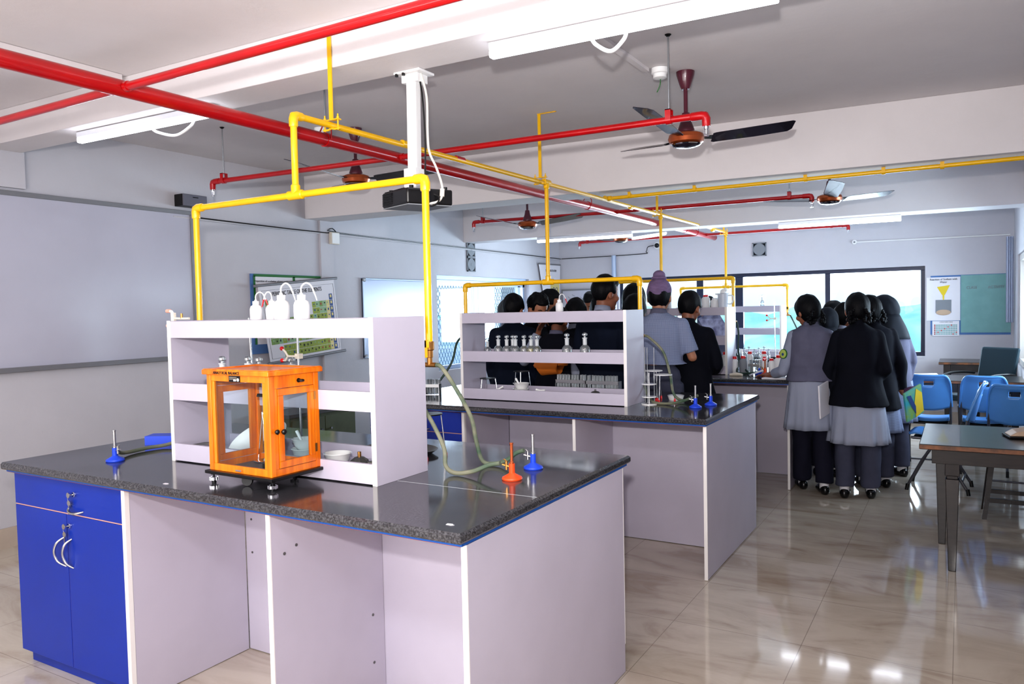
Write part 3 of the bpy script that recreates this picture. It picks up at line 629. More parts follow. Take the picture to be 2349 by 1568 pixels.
# ------------------------------------------------------------------ red sprinkler pipework
def sprink():
    t = thing('sprinkler_pipework', 'red fire sprinkler main with cross branches hung under the ceiling', 'pipework')
    X = -2.96; Zm = 2.45
    MB().tube([(X, .3, Zm), (X, 10.62, Zm)], .034, 24).build('main_pipe', 'red', t)
    MB().lathe([(.034, -.002), (.037, 0), (.030, .012), (.002, .014)], (X, 10.62, Zm), 20, Matrix.Rotation(-PI / 2, 3, 'X')).build('end_cap', 'red', t)
    for yb, xl, zl, xr, zr, ends in ((1.93, -5.3, 2.452, -.6, 2.452, 0), (3.70, -4.64, 2.475, -1.065, 2.43, 1), (7.05, -4.60, 2.475, -1.12, 2.44, 1), (10.1, -4.77, 2.46, -1.19, 2.445, 1)):
        L = Vector((xl, yb, zl)); Rr = Vector((xr, yb, zr)); r = .017
        MB().tube([L, (X - .02, yb, Zm)], r, 16).build('branch_pipe', 'red', t)
        MB().tube([(X + .02, yb, Zm), Rr], r, 16).build('branch_pipe', 'red', t)
        for sx in (-1, 1):
            MB().tube([(X + sx * .036, yb, Zm), (X + sx * .055, yb, Zm)], .021, 16).build('weld_collar', 'red', t)
        if not ends: continue
        for p, sx in ((L, -1), (Rr, 1)):
            e = MB(); e.tube([p + Vector((-sx * .075, 0, 0)), p + Vector((-sx * .07, 0, 0)), p + Vector((-sx * .02, 0, 0)), p + Vector((-sx * .006, 0, -.004)), p + Vector((0, 0, -.018)), p + Vector((0, 0, -.055))], [.019, .021, .021, .021, .021, .0195], 16)
            e.build('elbow', 'red', t)
            s = MB(); q = p + Vector((0, 0, -.055))
            s.cyl(q, q + Vector((0, 0, -.012)), .012); s.tube([q + Vector((-.011, 0, -.01)), q + Vector((-.010, 0, -.035)), q + Vector((0, 0, -.043))], .0022, 6); s.tube([q + Vector((.011, 0, -.01)), q + Vector((.010, 0, -.035)), q + Vector((0, 0, -.043))], .0022, 6)
            s.cyl(q + Vector((0, 0, -.012)), q + Vector((0, 0, -.036)), .0028).lathe([(.002, 0), (.014, 0), (.014, .002), (.002, .002)], q + Vector((0, 0, -.046)), 14)
            s.build('sprinkler_head', 'chrome', t)
            h = p + Vector((-sx * .185 if sx > 0 else .12, 0, 0)); h.z = Zm + (p.z - Zm) * abs(h.x - X) / abs(p.x - X)
            b = MB(); b.lathe([(.0185, -.014), (.0215, -.014), (.0215, .014), (.0185, .014)], h, 18, Matrix.Rotation(PI / 2, 3, 'Y')); b.box(h.x - .014, h.x + .014, h.y - .022, h.y - .018, h.z, h.z + .05).box(h.x - .014, h.x + .014, h.y + .018, h.y + .022, h.z, h.z + .05).box(h.x - .014, h.x + .014, h.y - .022, h.y + .022, h.z + .046, h.z + .05)
            b.build('pipe_clamp', 'red', t, smooth=40)
            MB().cyl((h.x, h.y, h.z + .048), (h.x, h.y, ZC - .001), .0045, seg=10).build('hanger_rod', 'rod', t)
            MB().lathe([(.004, -.012), (.006, -.012), (.016, -.003), (.016, -.001), (.004, -.001)], (h.x, h.y, ZC), 14).build('ceiling_plate', 'blackm', t)
    for y in (3.10, 6.45, 9.75, 9.3):
        b = MB(); b.lathe([(.0345, -.014), (.039, -.014), (.039, .014), (.0345, .014)], (X, y, Zm), 22, Matrix.Rotation(PI / 2, 3, 'X'))
        b.tube([(X - .04, y, Zm), (X - .04, y, Zm + .05), (X - .015, y, Zm + .085), (X + .015, y, Zm + .085), (X + .04, y, Zm + .05), (X + .04, y, Zm)], .004, 6)
        b.build('pipe_clamp', 'red', t)
        MB().cyl((X, y, Zm + .08), (X, y, ZC - .001), .005, seg=8).build('hanger_rod', 'rod' if y < 4 else 'blackm', t)
sprink()

# ------------------------------------------------------------------ yellow gas pipework
def gas():
    t = thing('gas_pipework', 'yellow gas pipe network with drop frames and taps over the benches', 'pipework')
    X = -2.50; r = .0145; Yc = [2.423, 4.768, 7.113, 9.458]; zs = [2.032, 1.702, 1.762, 1.735]; Zm = 2.395
    xl = [-3.167, -3.20, -3.18, -3.07]; xr = [-1.802, -1.824, -1.815, -1.78]
    def pipe(n, pts, rr=r): MB().tube(pts, rr, 16).build(n, 'yel', t)
    def elbow(p, d1, d2):
        p = Vector(p); d1 = Vector(d1); d2 = Vector(d2)
        pts = [p + d1 * .05, p + d1 * .045, p + d1 * .018, p + (d1 + d2) * .004, p + d2 * .018, p + d2 * .045, p + d2 * .05]
        MB().tube(pts, [r + .0035, r + .005, r + .0055, r + .0055, r + .0055, r + .005, r + .0035], 16).build('elbow', 'yel', t)
    def tee(p, d1, d2, d3):
        p = Vector(p); m = MB(); d1, d2, d3 = map(Vector, (d1, d2, d3))
        m.tube([p + d1 * .045, p + d1 * .04, p, p + d2 * .04, p + d2 * .045], [r + .002, r + .006, r + .0055, r + .006, r + .002], 16); m.tube([p, p + d3 * .04, p + d3 * .045], [r + .0055, r + .006, r + .002], 16)
        m.build('tee_joint', 'yel', t)
    z0 = 2.376
    pipe('main_pipe', [(X, Yc[0], z0), (X, Yc[3], Zm + .01)])
    for y in (3.2, 6.35, 8.9):
        MB().tube([(X, y - .035, Zm - .01), (X, y - .03, Zm - .01), (X, y + .03, Zm - .01), (X, y + .035, Zm - .01)], [r + .001, r + .005, r + .005, r + .001], 16).build('coupling', 'yel', t)
    MB().tube([(X, 3.66, Zm - .008), (X, 3.74, Zm - .008)], r + .0012, 16).build('red_paint_band', 'red', t)
    for i, y in enumerate(Yc):
        zt = z0 if i == 0 else Zm
        pipe('drop_pipe', [(X, y, zt), (X, y, zs[i])])
        if i == 0: elbow((X, y, zt), (0, 0, -1), (0, 1, 0))
        else: tee((X, y, zt), (0, 1, 0), (0, -1, 0), (0, 0, -1))
        tee((X, y, zs[i]), (1, 0, 0), (-1, 0, 0), (0, 0, 1))
        pipe('cross_pipe', [(xl[i], y, zs[i]), (xr[i], y, zs[i])])
        zv = [1.385, 1.405, 1.44, 1.46][i]
        for x, dx in ((xl[i], 1), (xr[i], -1)):
            elbow((x, y, zs[i]), (dx, 0, 0), (0, 0, -1))
            pipe('leg_pipe', [(x, y, zs[i]), (x, y, zv)])
            v = MB(); v.tube([(x, y, zv + .012), (x, y, zv + .008), (x, y, zv - .02), (x, y, zv - .024), (x, y, zv - .05), (x, y, zv - .052), (x, y, zv - .075)], [r + .001, r + .005, r + .005, r, r, .011, .011], 8)
            v.build('valve_body', 'brass', t)
            h = MB(); h.cyl((x, y, zv - .012), (x, y - .028, zv - .012), .007); h.box(x + .004 - .009, x + .004 + .009, y - .036, y - .028, zv - .05, zv + .018).box(x - .005, x + .022, y - .036, y - .030, zv - .012, zv + .018)
            h.build('valve_lever', 'yel', t, smooth=30, bevel=.002)
            c = MB(); c.tube([(x - .03, y, zv - .08), (x + .03, y, zv - .08)], .0095, 12); c.tube([(x, y, zv - .07), (x, y, zv - .08)], .010, 12)
            c.build('hose_tee', 'brass', t)
    # run under the second beam to the right wall
    zz = 2.412; tee((X + .0, 5.82, zz - .012), (0, 1, 0), (0, -1, 0), (1, 0, 0))
    pipe('side_pipe', [(X, 5.82, zz - .012), (XR, 5.93, zz)])
    for x in (-2.30, -1.776, -.974, -.469, -.117):
        y = 5.82 + (x - X) * .11 / 3.03
        c = MB(); c.lathe([(r + .0005, -.012), (r + .004, -.012), (r + .004, .012), (r + .0005, .012)], (x, y, zz - .006), 18, Matrix.Rotation(PI / 2, 3, 'Y')); c.box(x - .012, x + .012, y - .022, y - .019, zz - .01, 2.436)
        c.build('pipe_clamp', 'yel', t, smooth=40)
    # straps to the ceiling
    def strap(y, top, zt, bolt=True):
        s = MB(); s.box(X - .011, X + .011, y - .003, y + .003, zt + .02, top); s.build('hanger_strap', 'yel', t, smooth=0)
        s = MB(); s.box(X - .05, X + .05, y - .012, y + .012, zt + .017, zt + .022).tube([(X - .05, y, zt - .02), (X - .02, y, zt - .022), (X, y, zt - .016), (X + .02, y, zt - .022), (X + .05, y, zt - .02)], .005, 6)
        for sx in (-1, 1): s.cyl((X + sx * .04, y, zt - .028), (X + sx * .04, y, zt + .045), .0035, seg=8); s.cyl((X + sx * .04, y, zt + .022), (X + sx * .04, y, zt + .032), .007, seg=6)
        s.build('strap_clamp', 'yel', t, smooth=30)
    strap(2.657, 2.80, z0 + .004)
    for y in (4.68, 7.02, 9.38): strap(y, ZC - .001, Zm)
    MB().box(X - .011, X + .13, 4.672, 4.688, ZC - .006, ZC - .001).build('hanger_foot', 'yel', t, smooth=0)
    return Yc, xl, xr
gas()

# hoses
def hose(pts, label, m='rubber', r=.0085):
    o = MB().tube(pts, r, 10, 6).build('gas_hose', m); tag(o, label, 'hose', 'rubber gas hoses'); return o
y1 = 2.423
hose([(-1.834, y1, 1.305), (-1.865, y1 - .01, 1.29), (-1.875, y1 - .03, 1.24), (-1.83, y1 - .03, 1.16), (-1.75, y1 - .05, 1.07), (-1.70, y1 - .06, .99), (-1.68, y1 - .08, .93), (-1.63, y1 - .09, .910), (-1.56, y1 - .08, .920), (-1.50, y1 - .06, .945), (-1.455, y1 - .055, .955)], 'grey-green hose from the nearest tap to the orange burner')
hose([(-1.770, y1, 1.305), (-1.745, y1 + .0, 1.295), (-1.70, y1 + .02, 1.22), (-1.655, y1 + .06, 1.10), (-1.645, y1 + .08, 1.0), (-1.63, y1 + .1, .92), (-1.58, y1 + .12, .911), (-1.53, y1 + .13, .930), (-1.50, y1 + .14, .955), (-1.465, y1 + .14, .968)], 'grey-green hose from the nearest tap to the blue burner behind the orange one')
y2_ = 4.768
hose([(-1.855, y2_, 1.325), (-1.88, y2_, 1.29), (-1.87, y2_ - .02, 1.20), (-1.81, y2_ - .025, 1.08), (-1.752, y2_ - .1, .97), (-1.68, y2_ - .17, .914), (-1.57, y2_ - .2, .911), (-1.48, y2_ - .22, .93), (-1.42, y2_ - .235, .955)], 'green hose from the second bench tap to its front blue burner')
hose([(-1.793, y2_, 1.325), (-1.76, y2_, 1.31), (-1.67, y2_, 1.22), (-1.62, y2_ - .02, 1.08), (-1.60, y2_ - .02, .96), (-1.55, y2_ - .03, .916), (-1.48, y2_ - .05, .925), (-1.42, y2_ - .09, .955)], 'green hose from the second bench tap to its rear blue burner')
y3_ = 7.113
hose([(-1.845, y3_, 1.36), (-1.865, y3_, 1.27), (-1.825, y3_ - .005, 1.12), (-1.765, y3_ - .04, 1.03), (-1.745, y3_ - .14, .96), (-1.72, y3_ - .25, .915), (-1.62, y3_ - .3, .912), (-1.50, y3_ - .3, .935)], 'dark green hose looping from the third bench tap onto the worktop', 'rubberd')
hose([(-1.785, y3_, 1.36), (-1.77, y3_, 1.25), (-1.76, y3_ - .05, 1.08), (-1.70, y3_ - .12, .96), (-1.64, y3_ - .2, .912)], 'dark green hose hanging straight down from the third bench tap', 'rubberd')
y4_ = 9.458
hose([(-1.81, y4_, 1.38), (-1.83, y4_, 1.3), (-1.82, y4_ - .02, 1.15), (-1.78, y4_, .98), (-1.70, y4_ - .02, .912)], 'dark hose hanging at the left of the farthest bench tap', 'rubberd')
hose([(-1.75, y4_, 1.38), (-1.72, y4_, 1.32), (-1.66, y4_, 1.18), (-1.62, y4_, 1.0), (-1.55, y4_, .912)], 'dark hose hanging at the right of the farthest bench tap', 'rubberd')
hose([(-3.137, y1, 1.30), (-3.16, y1 + .02, 1.2), (-3.2, y1 - .02, 1.02), (-3.22, y1 - .12, .925), (-3.25, y1 - .25, .912), (-3.22, y1 - .38, .915), (-3.17, y1 - .45, .94), (-3.152, y1 - .47, .955)], 'grey hose ending at the lone blue burner left of the near shelf')
hose([(-3.23, y2_, 1.325), (-3.29, y2_, 1.27), (-3.33, y2_ - .02, 1.12), (-3.42, y2_ - .1, .96), (-3.50, y2_ - .16, .912), (-3.56, y2_ - .2, .93)], 'dark hose curving down at the left end of the second bench', 'rubberd')

# ------------------------------------------------------------------ projector
def projector():
    t = thing('ceiling_projector', 'black projector hanging from a white pole under the near beam', 'projector', (-2.235, 2.93, 0))
    MB().box(-.075, .075, -.05, .07, 2.628, 2.639).build('ceiling_plate', 'white', t, smooth=0, bevel=.002)
    m = MB(); m.box(-.045, .05, -.03, .05, 2.588, 2.628); m.build('top_bracket', 'white', t, smooth=0, bevel=.003)
    m = MB()
    for sx in (-.06, -.02): m.cyl((sx, -.045, 2.618), (sx, -.045, 2.63), .008, seg=10)
    m.build('mount_bolts', 'black', t)
    m = MB(); m.hexa([(-.03, -.02, 2.10), (.022, -.02, 2.10), (.022, .02, 2.10), (-.03, .02, 2.10), (-.025, -.02, 2.60), (.03, -.02, 2.60), (.03, .02, 2.60), (-.025, .02, 2.60)]); m.build('pole', 'white', t, smooth=0, bevel=.003)
    m = MB(); m.box(-.042, .028, -.035, .035, 2.09, 2.19); m.build('lower_bracket', 'white', t, smooth=0, bevel=.003)
    R = Matrix.Rotation(-.50, 4, 'Z') @ Matrix.Rotation(.04, 4, 'Y'); T = Matrix.Translation((.005, 0, 2.045))
    m = MB(); m.box(-.15, .15, -.115, .115, -.036, .036); b = m.build('body', 'black', t, smooth=0, bevel=.008, xf=T @ R)
    m = MB()
    for k in range(9): m.box(-.14, -.02, -.119, -.115, -.028 + k * .0065, -.025 + k * .0065)
    m.build('front_vent', 'blackm', t, smooth=0, xf=T @ R)
    m = MB()
    for k in range(12): m.box(-.13 + k * .02, -.12 + k * .02, -.11, .11, .036, .039)
    m.build('top_ribs', 'black', t, smooth=0, xf=T @ R)
    MB().box(-.15, .15, -.11, .11, -.040, -.036).build('base_plate', 'conc', t, smooth=0, xf=T @ R)
    for sx, sy in ((-.12, -.08), (.12, -.08), (.12, .09)): MB().cyl((sx, sy, .036), (sx, sy, .05), .01).build('adjust_knob', 'black', t, xf=T @ R)
    MB().tube([(.045, 0, 2.63), (.07, .01, 2.52), (.078, .0, 2.35), (.085, 0, 2.26), (.13, -.01, 2.18), (.165, -.02, 2.10), (.175, -.03, 2.05), (.16, -.05, 2.015), (.10, -.09, 2.005)], .0055, 8, 5).build('power_cable', 'wcable', t)
    MB().tube([(.035, 0, 2.63), (.062, -.01, 2.5), (.07, -.01, 2.3), (.072, -.02, 2.15), (.09, -.05, 2.04), (.14, -.08, 1.995), (.17, -.06, 2.01), (.165, -.05, 2.04), (.12, -.06, 2.06)], .004, 8, 5).build('signal_cable', 'black', t)
    MB().cyl((.172, -.025, 2.075), (.172, -.03, 2.04), .011).build('cable_plug', 'wcable', t)
projector()
# ------------------------------------------------------------------ benches
BY = [1.763, 4.109, 6.450, 8.795]      # near panel plane of each bench
BD = 1.155
ORD = ['nearest', 'second', 'third', 'farthest']
def worktop(i):
    y = BY[i]
    t = thing('bench_worktop', 'black granite worktop of the %s bench with a blue strip beneath' % ORD[i], 'worktop', (0, y, 0))
    m = MB(); x0, x1, a, b = -3.60, -1.186, -.048, BD + .048; z0, z1 = .870, .900; c = .008
    m.rings([[(x0, a + .004, z0), (x1 - .004, a + .004, z0), (x1 - .004, b, z0), (x0, b, z0)], [(x0, a, z0 + .006), (x1, a, z0 + .006), (x1, b, z0 + .006), (x0, b, z0 + .006)],
             [(x0, a, z1 - c), (x1, a, z1 - c), (x1, b, z1 - c), (x0, b, z1 - c)], [(x0, a + c, z1), (x1 - c, a + c, z1), (x1 - c, b - c, z1), (x0, b - c, z1)]])
    m.build('granite_slab', 'granite', t, smooth=0)
    MB().box(x0 + .01, -1.196, -.030, BD + .03, .859, .870).build('blue_board', 'blueedge', t, smooth=0)
    MB().box(x0 + .01, -1.202, -.027, BD + .026, .8565, .859).build('underlay_board', 'redline', t, smooth=0)
    if i == 0: MB().box(-1.775, -1.196, .408, .4095, .9, .9003).build('slab_joint', 'frost', t, smooth=0)
def carcass(i):
    y = BY[i]; H = .8548
    t = thing('bench_carcass', 'pale lavender panel carcass under the %s bench' % ORD[i], 'bench', (0, y, 0))
    def panel(n, x0, x1, y0, y1):
        MB().box(x0, x1, y0, y1, .004, H).build(n, 'lam', t, smooth=0, bevel=.001)
    panel('end_panel', -1.219, -1.201, .004, BD - .004)
    MB().box(-1.2195, -1.2005, 0, .004, .003, H).build('edge_band', 'edge', t, smooth=0)
    MB().box(-1.2195, -1.2005, BD - .004, BD, .12, H).build('edge_band', 'edge', t, smooth=0)
    panel('middle_panel', -2.010, -1.992, .004, .567)
    MB().box(-2.0105, -1.9915, 0, .004, .003, H).build('edge_band', 'edge', t, smooth=0)
    panel('back_panel', -2.789, -1.219, .569, .585)
    panel('middle_panel', -2.010, -1.992, .587, BD - .004)
    if i == 0:
        s = MB()
        for (yy, zz) in ((.06, .70), (.115, .715), (.50, .33), (.50, .14)): s.cyl((-1.992, yy, zz), (-1.990, yy, zz), .0055, seg=12)
        for zz in (.77, .60, .45): s.cyl((-2.75, .569, zz), (-2.75, .567, zz), .005, seg=12)
        s.build('screw_caps', 'tray', t)
def cabinet(i, far=False):
    y = BY[i]
    t = thing('bench_cabinet', ('blue drawer and door cabinet at the left end of the %s bench' % ORD[i]), 'cabinet', (-3.19, y, 0), 0)
    MB().box(-.40, .380, .02, .565, .06, .8545).build('carcass', 'lam', t, smooth=0); MB().box(.3805, .40, .020, .565, .003, .8545).build('side_panel', 'lam', t, smooth=0)
    MB().box(-.398, .378, .0185, .0195, .062, .853).build('edge_lining', 'pinkline', t, smooth=0)
    MB().box(-.385, .379, .035, .55, .001, .06).build('plinth', 'blue', t, smooth=0)
    MB().box(.379, .4005, -.002, .019, .003, .8545).build('edge_band', 'edge', t, smooth=0, bevel=.001)
    def front(n, x0, x1, z0, z1): return MB().box(x0, x1, .0, .018, z0, z1).build(n, 'blue', t, smooth=0, bevel=.0015)
    def key(p, x, z):
        MB().cyl((x, -.001, z), (x, -.008, z), .010, seg=18).build('lock', 'chrome', p)
        k = MB(); R = Matrix.Rotation(PI / 2, 3, 'X')
        k.lathe([(.001, 0), (.0115, 0), (.0115, .002), (.001, .002)], (x - .022, -.016, z - .004), 16, R); k.tube([(x - .022, -.016, z - .004), (x, -.01, z)], .002, 6)
        k.lathe([(.001, 0), (.0115, 0), (.0115, .002), (.001, .002)], (x - .026, -.012, z - .038), 16, R); k.box(x - .028, x - .023, -.015, -.012, z - .075, z - .045)
        k.tube([(x - .03, -.013, z - .012), (x - .034, -.013, z - .02), (x - .030, -.013, z - .028)], .001, 5)
        k.build('key_pair', 'steel', p)
    def handle(p, pts): MB().tube(pts, [.003, .0055, .0055, .0055, .003] if len(pts) == 5 else .005, 10, 4).build('handle', 'steel', p)
    d = front('drawer', -.398, .375, .7145, .850); key(d, .065, .80)
    handle(d, [(.03, 0, .755), (.038, -.016, .735), (.07, -.025, .727), (.10, -.02, .728), (.118, 0, .732)])
    for q in ((-.398, .375, .7092, .7138), (-.0069, -.0031, .062, .7085), (.3755, .3785, .062, .853)): MB().box(q[0], q[1], .003, .018, q[2], q[3]).build('gap_trim', 'pinkline', t, smooth=0)
    a = front('door', -.398, -.0075, .062, .7085); b = front('door', -.0025, .375, .062, .7085)
    key(b, .022, .665)
    handle(a, [(-.028, 0, .610), (-.052, -.018, .588), (-.064, -.025, .550), (-.052, -.018, .510), (-.022, 0, .488)])
    handle(b, [(.028, 0, .610), (.006, -.018, .588), (-.001, -.025, .550), (.010, -.018, .510), (.032, 0, .488)])
def shelf_unit(i):
    y = BY[i] + .2995; x0 = -2.912 if i == 0 else -3.012; x1 = -1.779; D = .302
    t = thing('reagent_shelf', 'pale lavender three-tier reagent shelf on the %s bench' % ORD[i], 'shelf', (0, y, .9005))
    for n, a, b in (('side_panel', x0, x0 + .018), ('side_panel', x1 - .018, x1)):
        MB().box(a, b, .003, D - .003, 0, .597).build(n, 'lam', t, smooth=0)
        MB().box(a - .001, b + .001, 0, .003, 0, .598).build('edge_band', 'edge', t, smooth=0)
    a, b = x0 + .019, x1 - .019
    for z, z0, z1 in ((.578, .525, .595), (.27, .262, .334), (.012, .004, .076)):
        MB().box(a, b, .018, D - .018, z, z + .016).build('shelf_board', 'lam', t, smooth=0)
        MB().box(a, b, .002, .017, z0, z1).build('front_lip', 'lam', t, smooth=0, bevel=.001)
        MB().box(a, b, D - .017, D - .002, z0, z1).build('back_lip', 'lam', t, smooth=0, bevel=.001)
    return t
for i in range(4):
    worktop(i); carcass(i); cabinet(i); shelf_unit(i)
T0, T1, T2 = .9005 + .028, .9005 + .286, .9005 + .594     # shelf surfaces
ZT = .9

# ------------------------------------------------------------------ small lab ware builders
def wash_bottle(x, y, z, s, rz, label, tip=None, m='white'):
    t = thing('wash_bottle', label, 'bottle', (x, y, z), rz, 'white plastic wash bottles')
    S3 = Matrix.Diagonal((s, s, s * .78))
    MB().lathe([(.001, 0), (.024, 0), (.026, .003), (.026, .058), (.022, .074), (.013, .082), (.013, .090)], seg=24, M=S3).build('body', m, t, smooth=60)
    MB().lathe([(.001, .084), (.0140, .084), (.0140, .102), (.006, .103), (.005, .110)], seg=20, M=S3).build('cap', 'white', t)
    p = [(0, 0, .080), (0, 0, .100), (.006, 0, .112), (.018, 0, .118), (.031, 0, .110), (.041, 0, .088), (.050, 0, .060)]
    MB().tube([Vector(q) * s for q in p], [.0027 * s] * 6 + [.0016 * s], 8, 5).build('spout', 'white', t)
    if tip: MB().cyl(Vector((.042, 0, .086)) * s, Vector((.052, 0, .054)) * s, .0036 * s, .0018 * s, 10).build('tip_cap', 'redcap', t)
def reagent_bottle(x, y, z, s, fill, label, fm='powder'):
    t = thing('reagent_bottle', label, 'bottle', (x, y, z), 0, 'small glass reagent bottles')
    S = Matrix.Scale(s, 3)
    MB().lathe([(.001, 0), (.024, 0), (.0255, .003), (.0255, .050), (.020, .060), (.0105, .068)], seg=22, M=S).build('body', 'glass', t, smooth=60)
    MB().lathe([(.0105, .066), (.0105, .098), (.013, .099), (.013, .103), (.009, .1035)], seg=18, M=S).build('neck', 'frost', t)
    MB().lathe([(.006, .103), (.006, .110), (.0135, .114), (.0135, .122), (.008, .127), (.001, .128)], seg=18, M=S).build('stopper', 'glass', t, smooth=40)
    if fill: MB().lathe([(.001, .002), (.0225, .002), (.0235, .006), (.0225, fill), (.001, fill + .003)], seg=18, M=S).build('contents', fm, t)
def burner(x, y, rz, bm, tubem, label):
    t = thing('bunsen_burner', label, 'burner', (x, y, ZT), rz, None)
    MB().lathe([(.001, 0), (.036, 0), (.038, .004), (.036, .009), (.014, .021), (.011, .024), (.011, .058), (.001, .058)], seg=28).build('base', bm, t)
    MB().lathe([(.0055, .056), (.008, .057), (.008, .064), (.0058, .066), (.0058, .128), (.0072, .129), (.0072, .134), (.004, .134)], seg=16).build('burner_tube', tubem, t)
    c = MB().cyl((-.008, 0, .046), (-.038, 0, .052), .0045, .0038, 10).cyl((-.022, 0, .034), (-.022, 0, .066), .005, seg=8).tube([(-.022, 0, .066), (-.03, 0, .072), (-.034, 0, .07)], .002, 6)
    c.build('gas_cock', 'brass' if bm == 'pora' else 'steel', t)
def tripod(x, y, s, rz, label, top='black'):
    t = thing('tripod_stand', label, 'stand', (x, y, ZT), rz)
    h = .16 * s; r = .055
    MB().lathe([(r - .006, h - .003), (r + .004, h - .003), (r + .004, h + .002), (r - .006, h + .002)], seg=24).build('top_ring', top, t)
    for k in range(3):
        a = k * 2 * PI / 3; p = Vector((math.cos(a), math.sin(a), 0))
        MB().tube([p * r + Vector((0, 0, h)), p * (r + .018) + Vector((0, 0, .008))], .0028, 8).build('leg', 'steel', t)
        MB().lathe([(.001, 0), (.007, 0), (.007, .010), (.004, .020), (.001, .020)], p * (r + .019), 12).build('rubber_foot', 'redcap', t)
def retort(x, y, h, lean, label, clamp=None):
    t = thing('retort_stand', label, 'stand', (x, y, ZT))
    MB().box(-.10, .05, -.05, .05, 0, .010).build('base_plate', 'blackm', t, smooth=0, bevel=.003)
    MB().cyl((0, 0, .01), (lean, 0, h), .0055, seg=12).build('rod', 'steel', t)
    if clamp:
        z = clamp; m = MB(); m.box(-.014, .014, -.012, .012, z - .012, z + .012).tube([(0, -.01, z), (-.02, -.02, z), (-.05, -.02, z)], .005, 8)
        m.tube([(-.05, -.02, z), (-.065, -.02, z + .02), (-.085, -.02, z + .035)], .005, 8).tube([(-.05, -.02, z), (-.065, -.02, z - .02), (-.085, -.02, z - .02)], .005, 8); m.build('clamp', 'offw', t)
        for qz in (.036, -.02): MB().sph((-.088, -.02, z + qz), (.012, .008, .010)).build('clamp_tip', 'redcap', t)
def mortar(x, y, z, s, label, pestle=True, tilt=0):
    t = thing('porcelain_mortar', label, 'mortar', (x, y, z), 0, None)
    S = Matrix.Scale(s, 3)
    MB().lathe([(.001, 0), (.028, 0), (.032, .004), (.045, .022), (.052, .044), (.055, .046), (.052, .048), (.047, .046), (.038, .022), (.02, .010), (.001, .008)], seg=30, M=S).build('bowl', 'porc', t, smooth=50)
    MB().prism([(-.05 * s, -.012 * s, .046 * s), (-.066 * s, 0, .047 * s), (-.05 * s, .012 * s, .046 * s)], (0, 0, -.006)).build('pouring_lip', 'porc', t, smooth=0)
    if pestle: MB().tube([Vector((.0, 0, .016)) * s, Vector((-.018, -.003, .04)) * s, Vector((-.040, -.006, .078)) * s], [.010 * s, .0065 * s, .0075 * s], 12, 3).build('pestle', 'porc', t)
    return t
def jar(x, y, z, r, h, label, cap='redcap', body='white', square=False):
    t = thing('plastic_jar', label, 'jar', (x, y, z), 0, None)
    n = 24
    MB().lathe([(.001, 0), (r * .95, 0), (r, .004), (r, h * .72), (r * .62, h * .86), (r * .58, h * .88)], seg=n).build('body', body, t, smooth=50)
    MB().lathe([(.001, h * .84), (r * .64, h * .84), (r * .66, h * .98), (r * .6, h), (.001, h)], seg=n).build('lid', cap, t)
    return t
def test_rack(x, y, z, L, rows, label, rz=0):
    t = thing('test_tube_rack', label, 'rack', (x, y, z), rz)
    m = MB(); w = .055
    for zz in (.0, .075): m.box(0, L, 0, w, zz, zz + .003)
    for xx in (0, L - .003): m.box(xx, xx + .003, 0, w, .003, .075)
    m.box(0, L, .0, .0015, .055, .075)
    m.build('frame', 'steel', t, smooth=0)
    n = int(L / .022); rnd = random.Random(int(L * 1000))
    for r in range(rows):
        for k in range(n):
            if rnd.random() < .18: continue
            q = tag(MB().lathe([(.001, .004), (.006, .008), (.0072, .014), (.0072, .112), (.0085, .113), (.0072, .1135)], seg=10).build('test_tube', 'tubeg'), 'thin clear test tube standing in the %s' % label.split(' with')[0], 'test tube', 'test tubes in the ' + label.split(' with')[0])
            q.parent = None; R = Matrix.Rotation(rz, 4, 'Z') @ Vector((.014 + k * .022, .016 + r * .024, 0)); q.location = (x + R.x, y + R.y, z)
    return t

# ------------------------------------------------------------------ nearest bench ware
wash_bottle(-2.615, BY[0] + .52, T2, 1.0, .65, 'small white wash bottle with a red spout tip, leftmost on the near shelf', True)
wash_bottle(-2.545, BY[0] + .545, T2, 1.0, 3.3, 'small white wash bottle half hidden behind its taller neighbour', True)
wash_bottle(-2.385, BY[0] + .45, T2, 1.24, .35, 'tall white wash bottle, the middle one on the near shelf')
wash_bottle(-2.272, BY[0] + .45, T2, 1.22, .65, 'tall white wash bottle, rightmost on the near shelf')
burner(-1.405, BY[0] + .605, .1, 'pora', 'copper', 'orange bunsen burner with a copper tube on the nearest bench')
burner(-1.425, BY[0] + .80, .1, 'pblue', 'steel', 'blue bunsen burner just behind the orange one')
burner(-3.145, BY[0] + .19, PI, 'pblue', 'steel', 'lone blue bunsen burner left of the near shelf')
burner(-1.385, BY[1] + .41, .1, 'pblue', 'steel', 'blue bunsen burner nearer the front edge of the second bench')
burner(-1.335, BY[1] + .56, .1, 'pblue', 'steel', 'blue bunsen burner farther back at the end of the second bench')
burner(-3.50, BY[1] + .50, PI, 'pblue', 'steel', 'blue bunsen burner at the left end of the second bench')
tripod(-3.33, BY[0] + .83, 1.15, .4, 'steel tripod stand with a black top beside the blue metal channel')
tripod(-1.935, BY[0] + .82, 1.15, 1.0, 'steel tripod stand behind the right end of the near shelf')
tripod(-2.93, BY[1] + .52, .80, .2, 'black topped tripod stand seen through the left of the second shelf')
tripod(-2.80, BY[1] + .78, 1.0, .9, 'black topped tripod stand behind the gap of the second shelf')
tripod(-1.66, BY[1] + .62, 1.1, .5, 'white ringed tripod stand at the right end of the second shelf', 'white')
tripod(-1.76, BY[1] + .72, 1.2, 1.2, 'white ringed tripod stand half behind the second shelf end', 'white')
retort(-3.03, BY[0] + .86, .60, -.03, 'retort stand with a leaning bare rod behind the near shelf')
retort(-2.66, BY[0] + .80, .56, -.005, 'retort stand with a red tipped clamp behind the near shelf', .42)
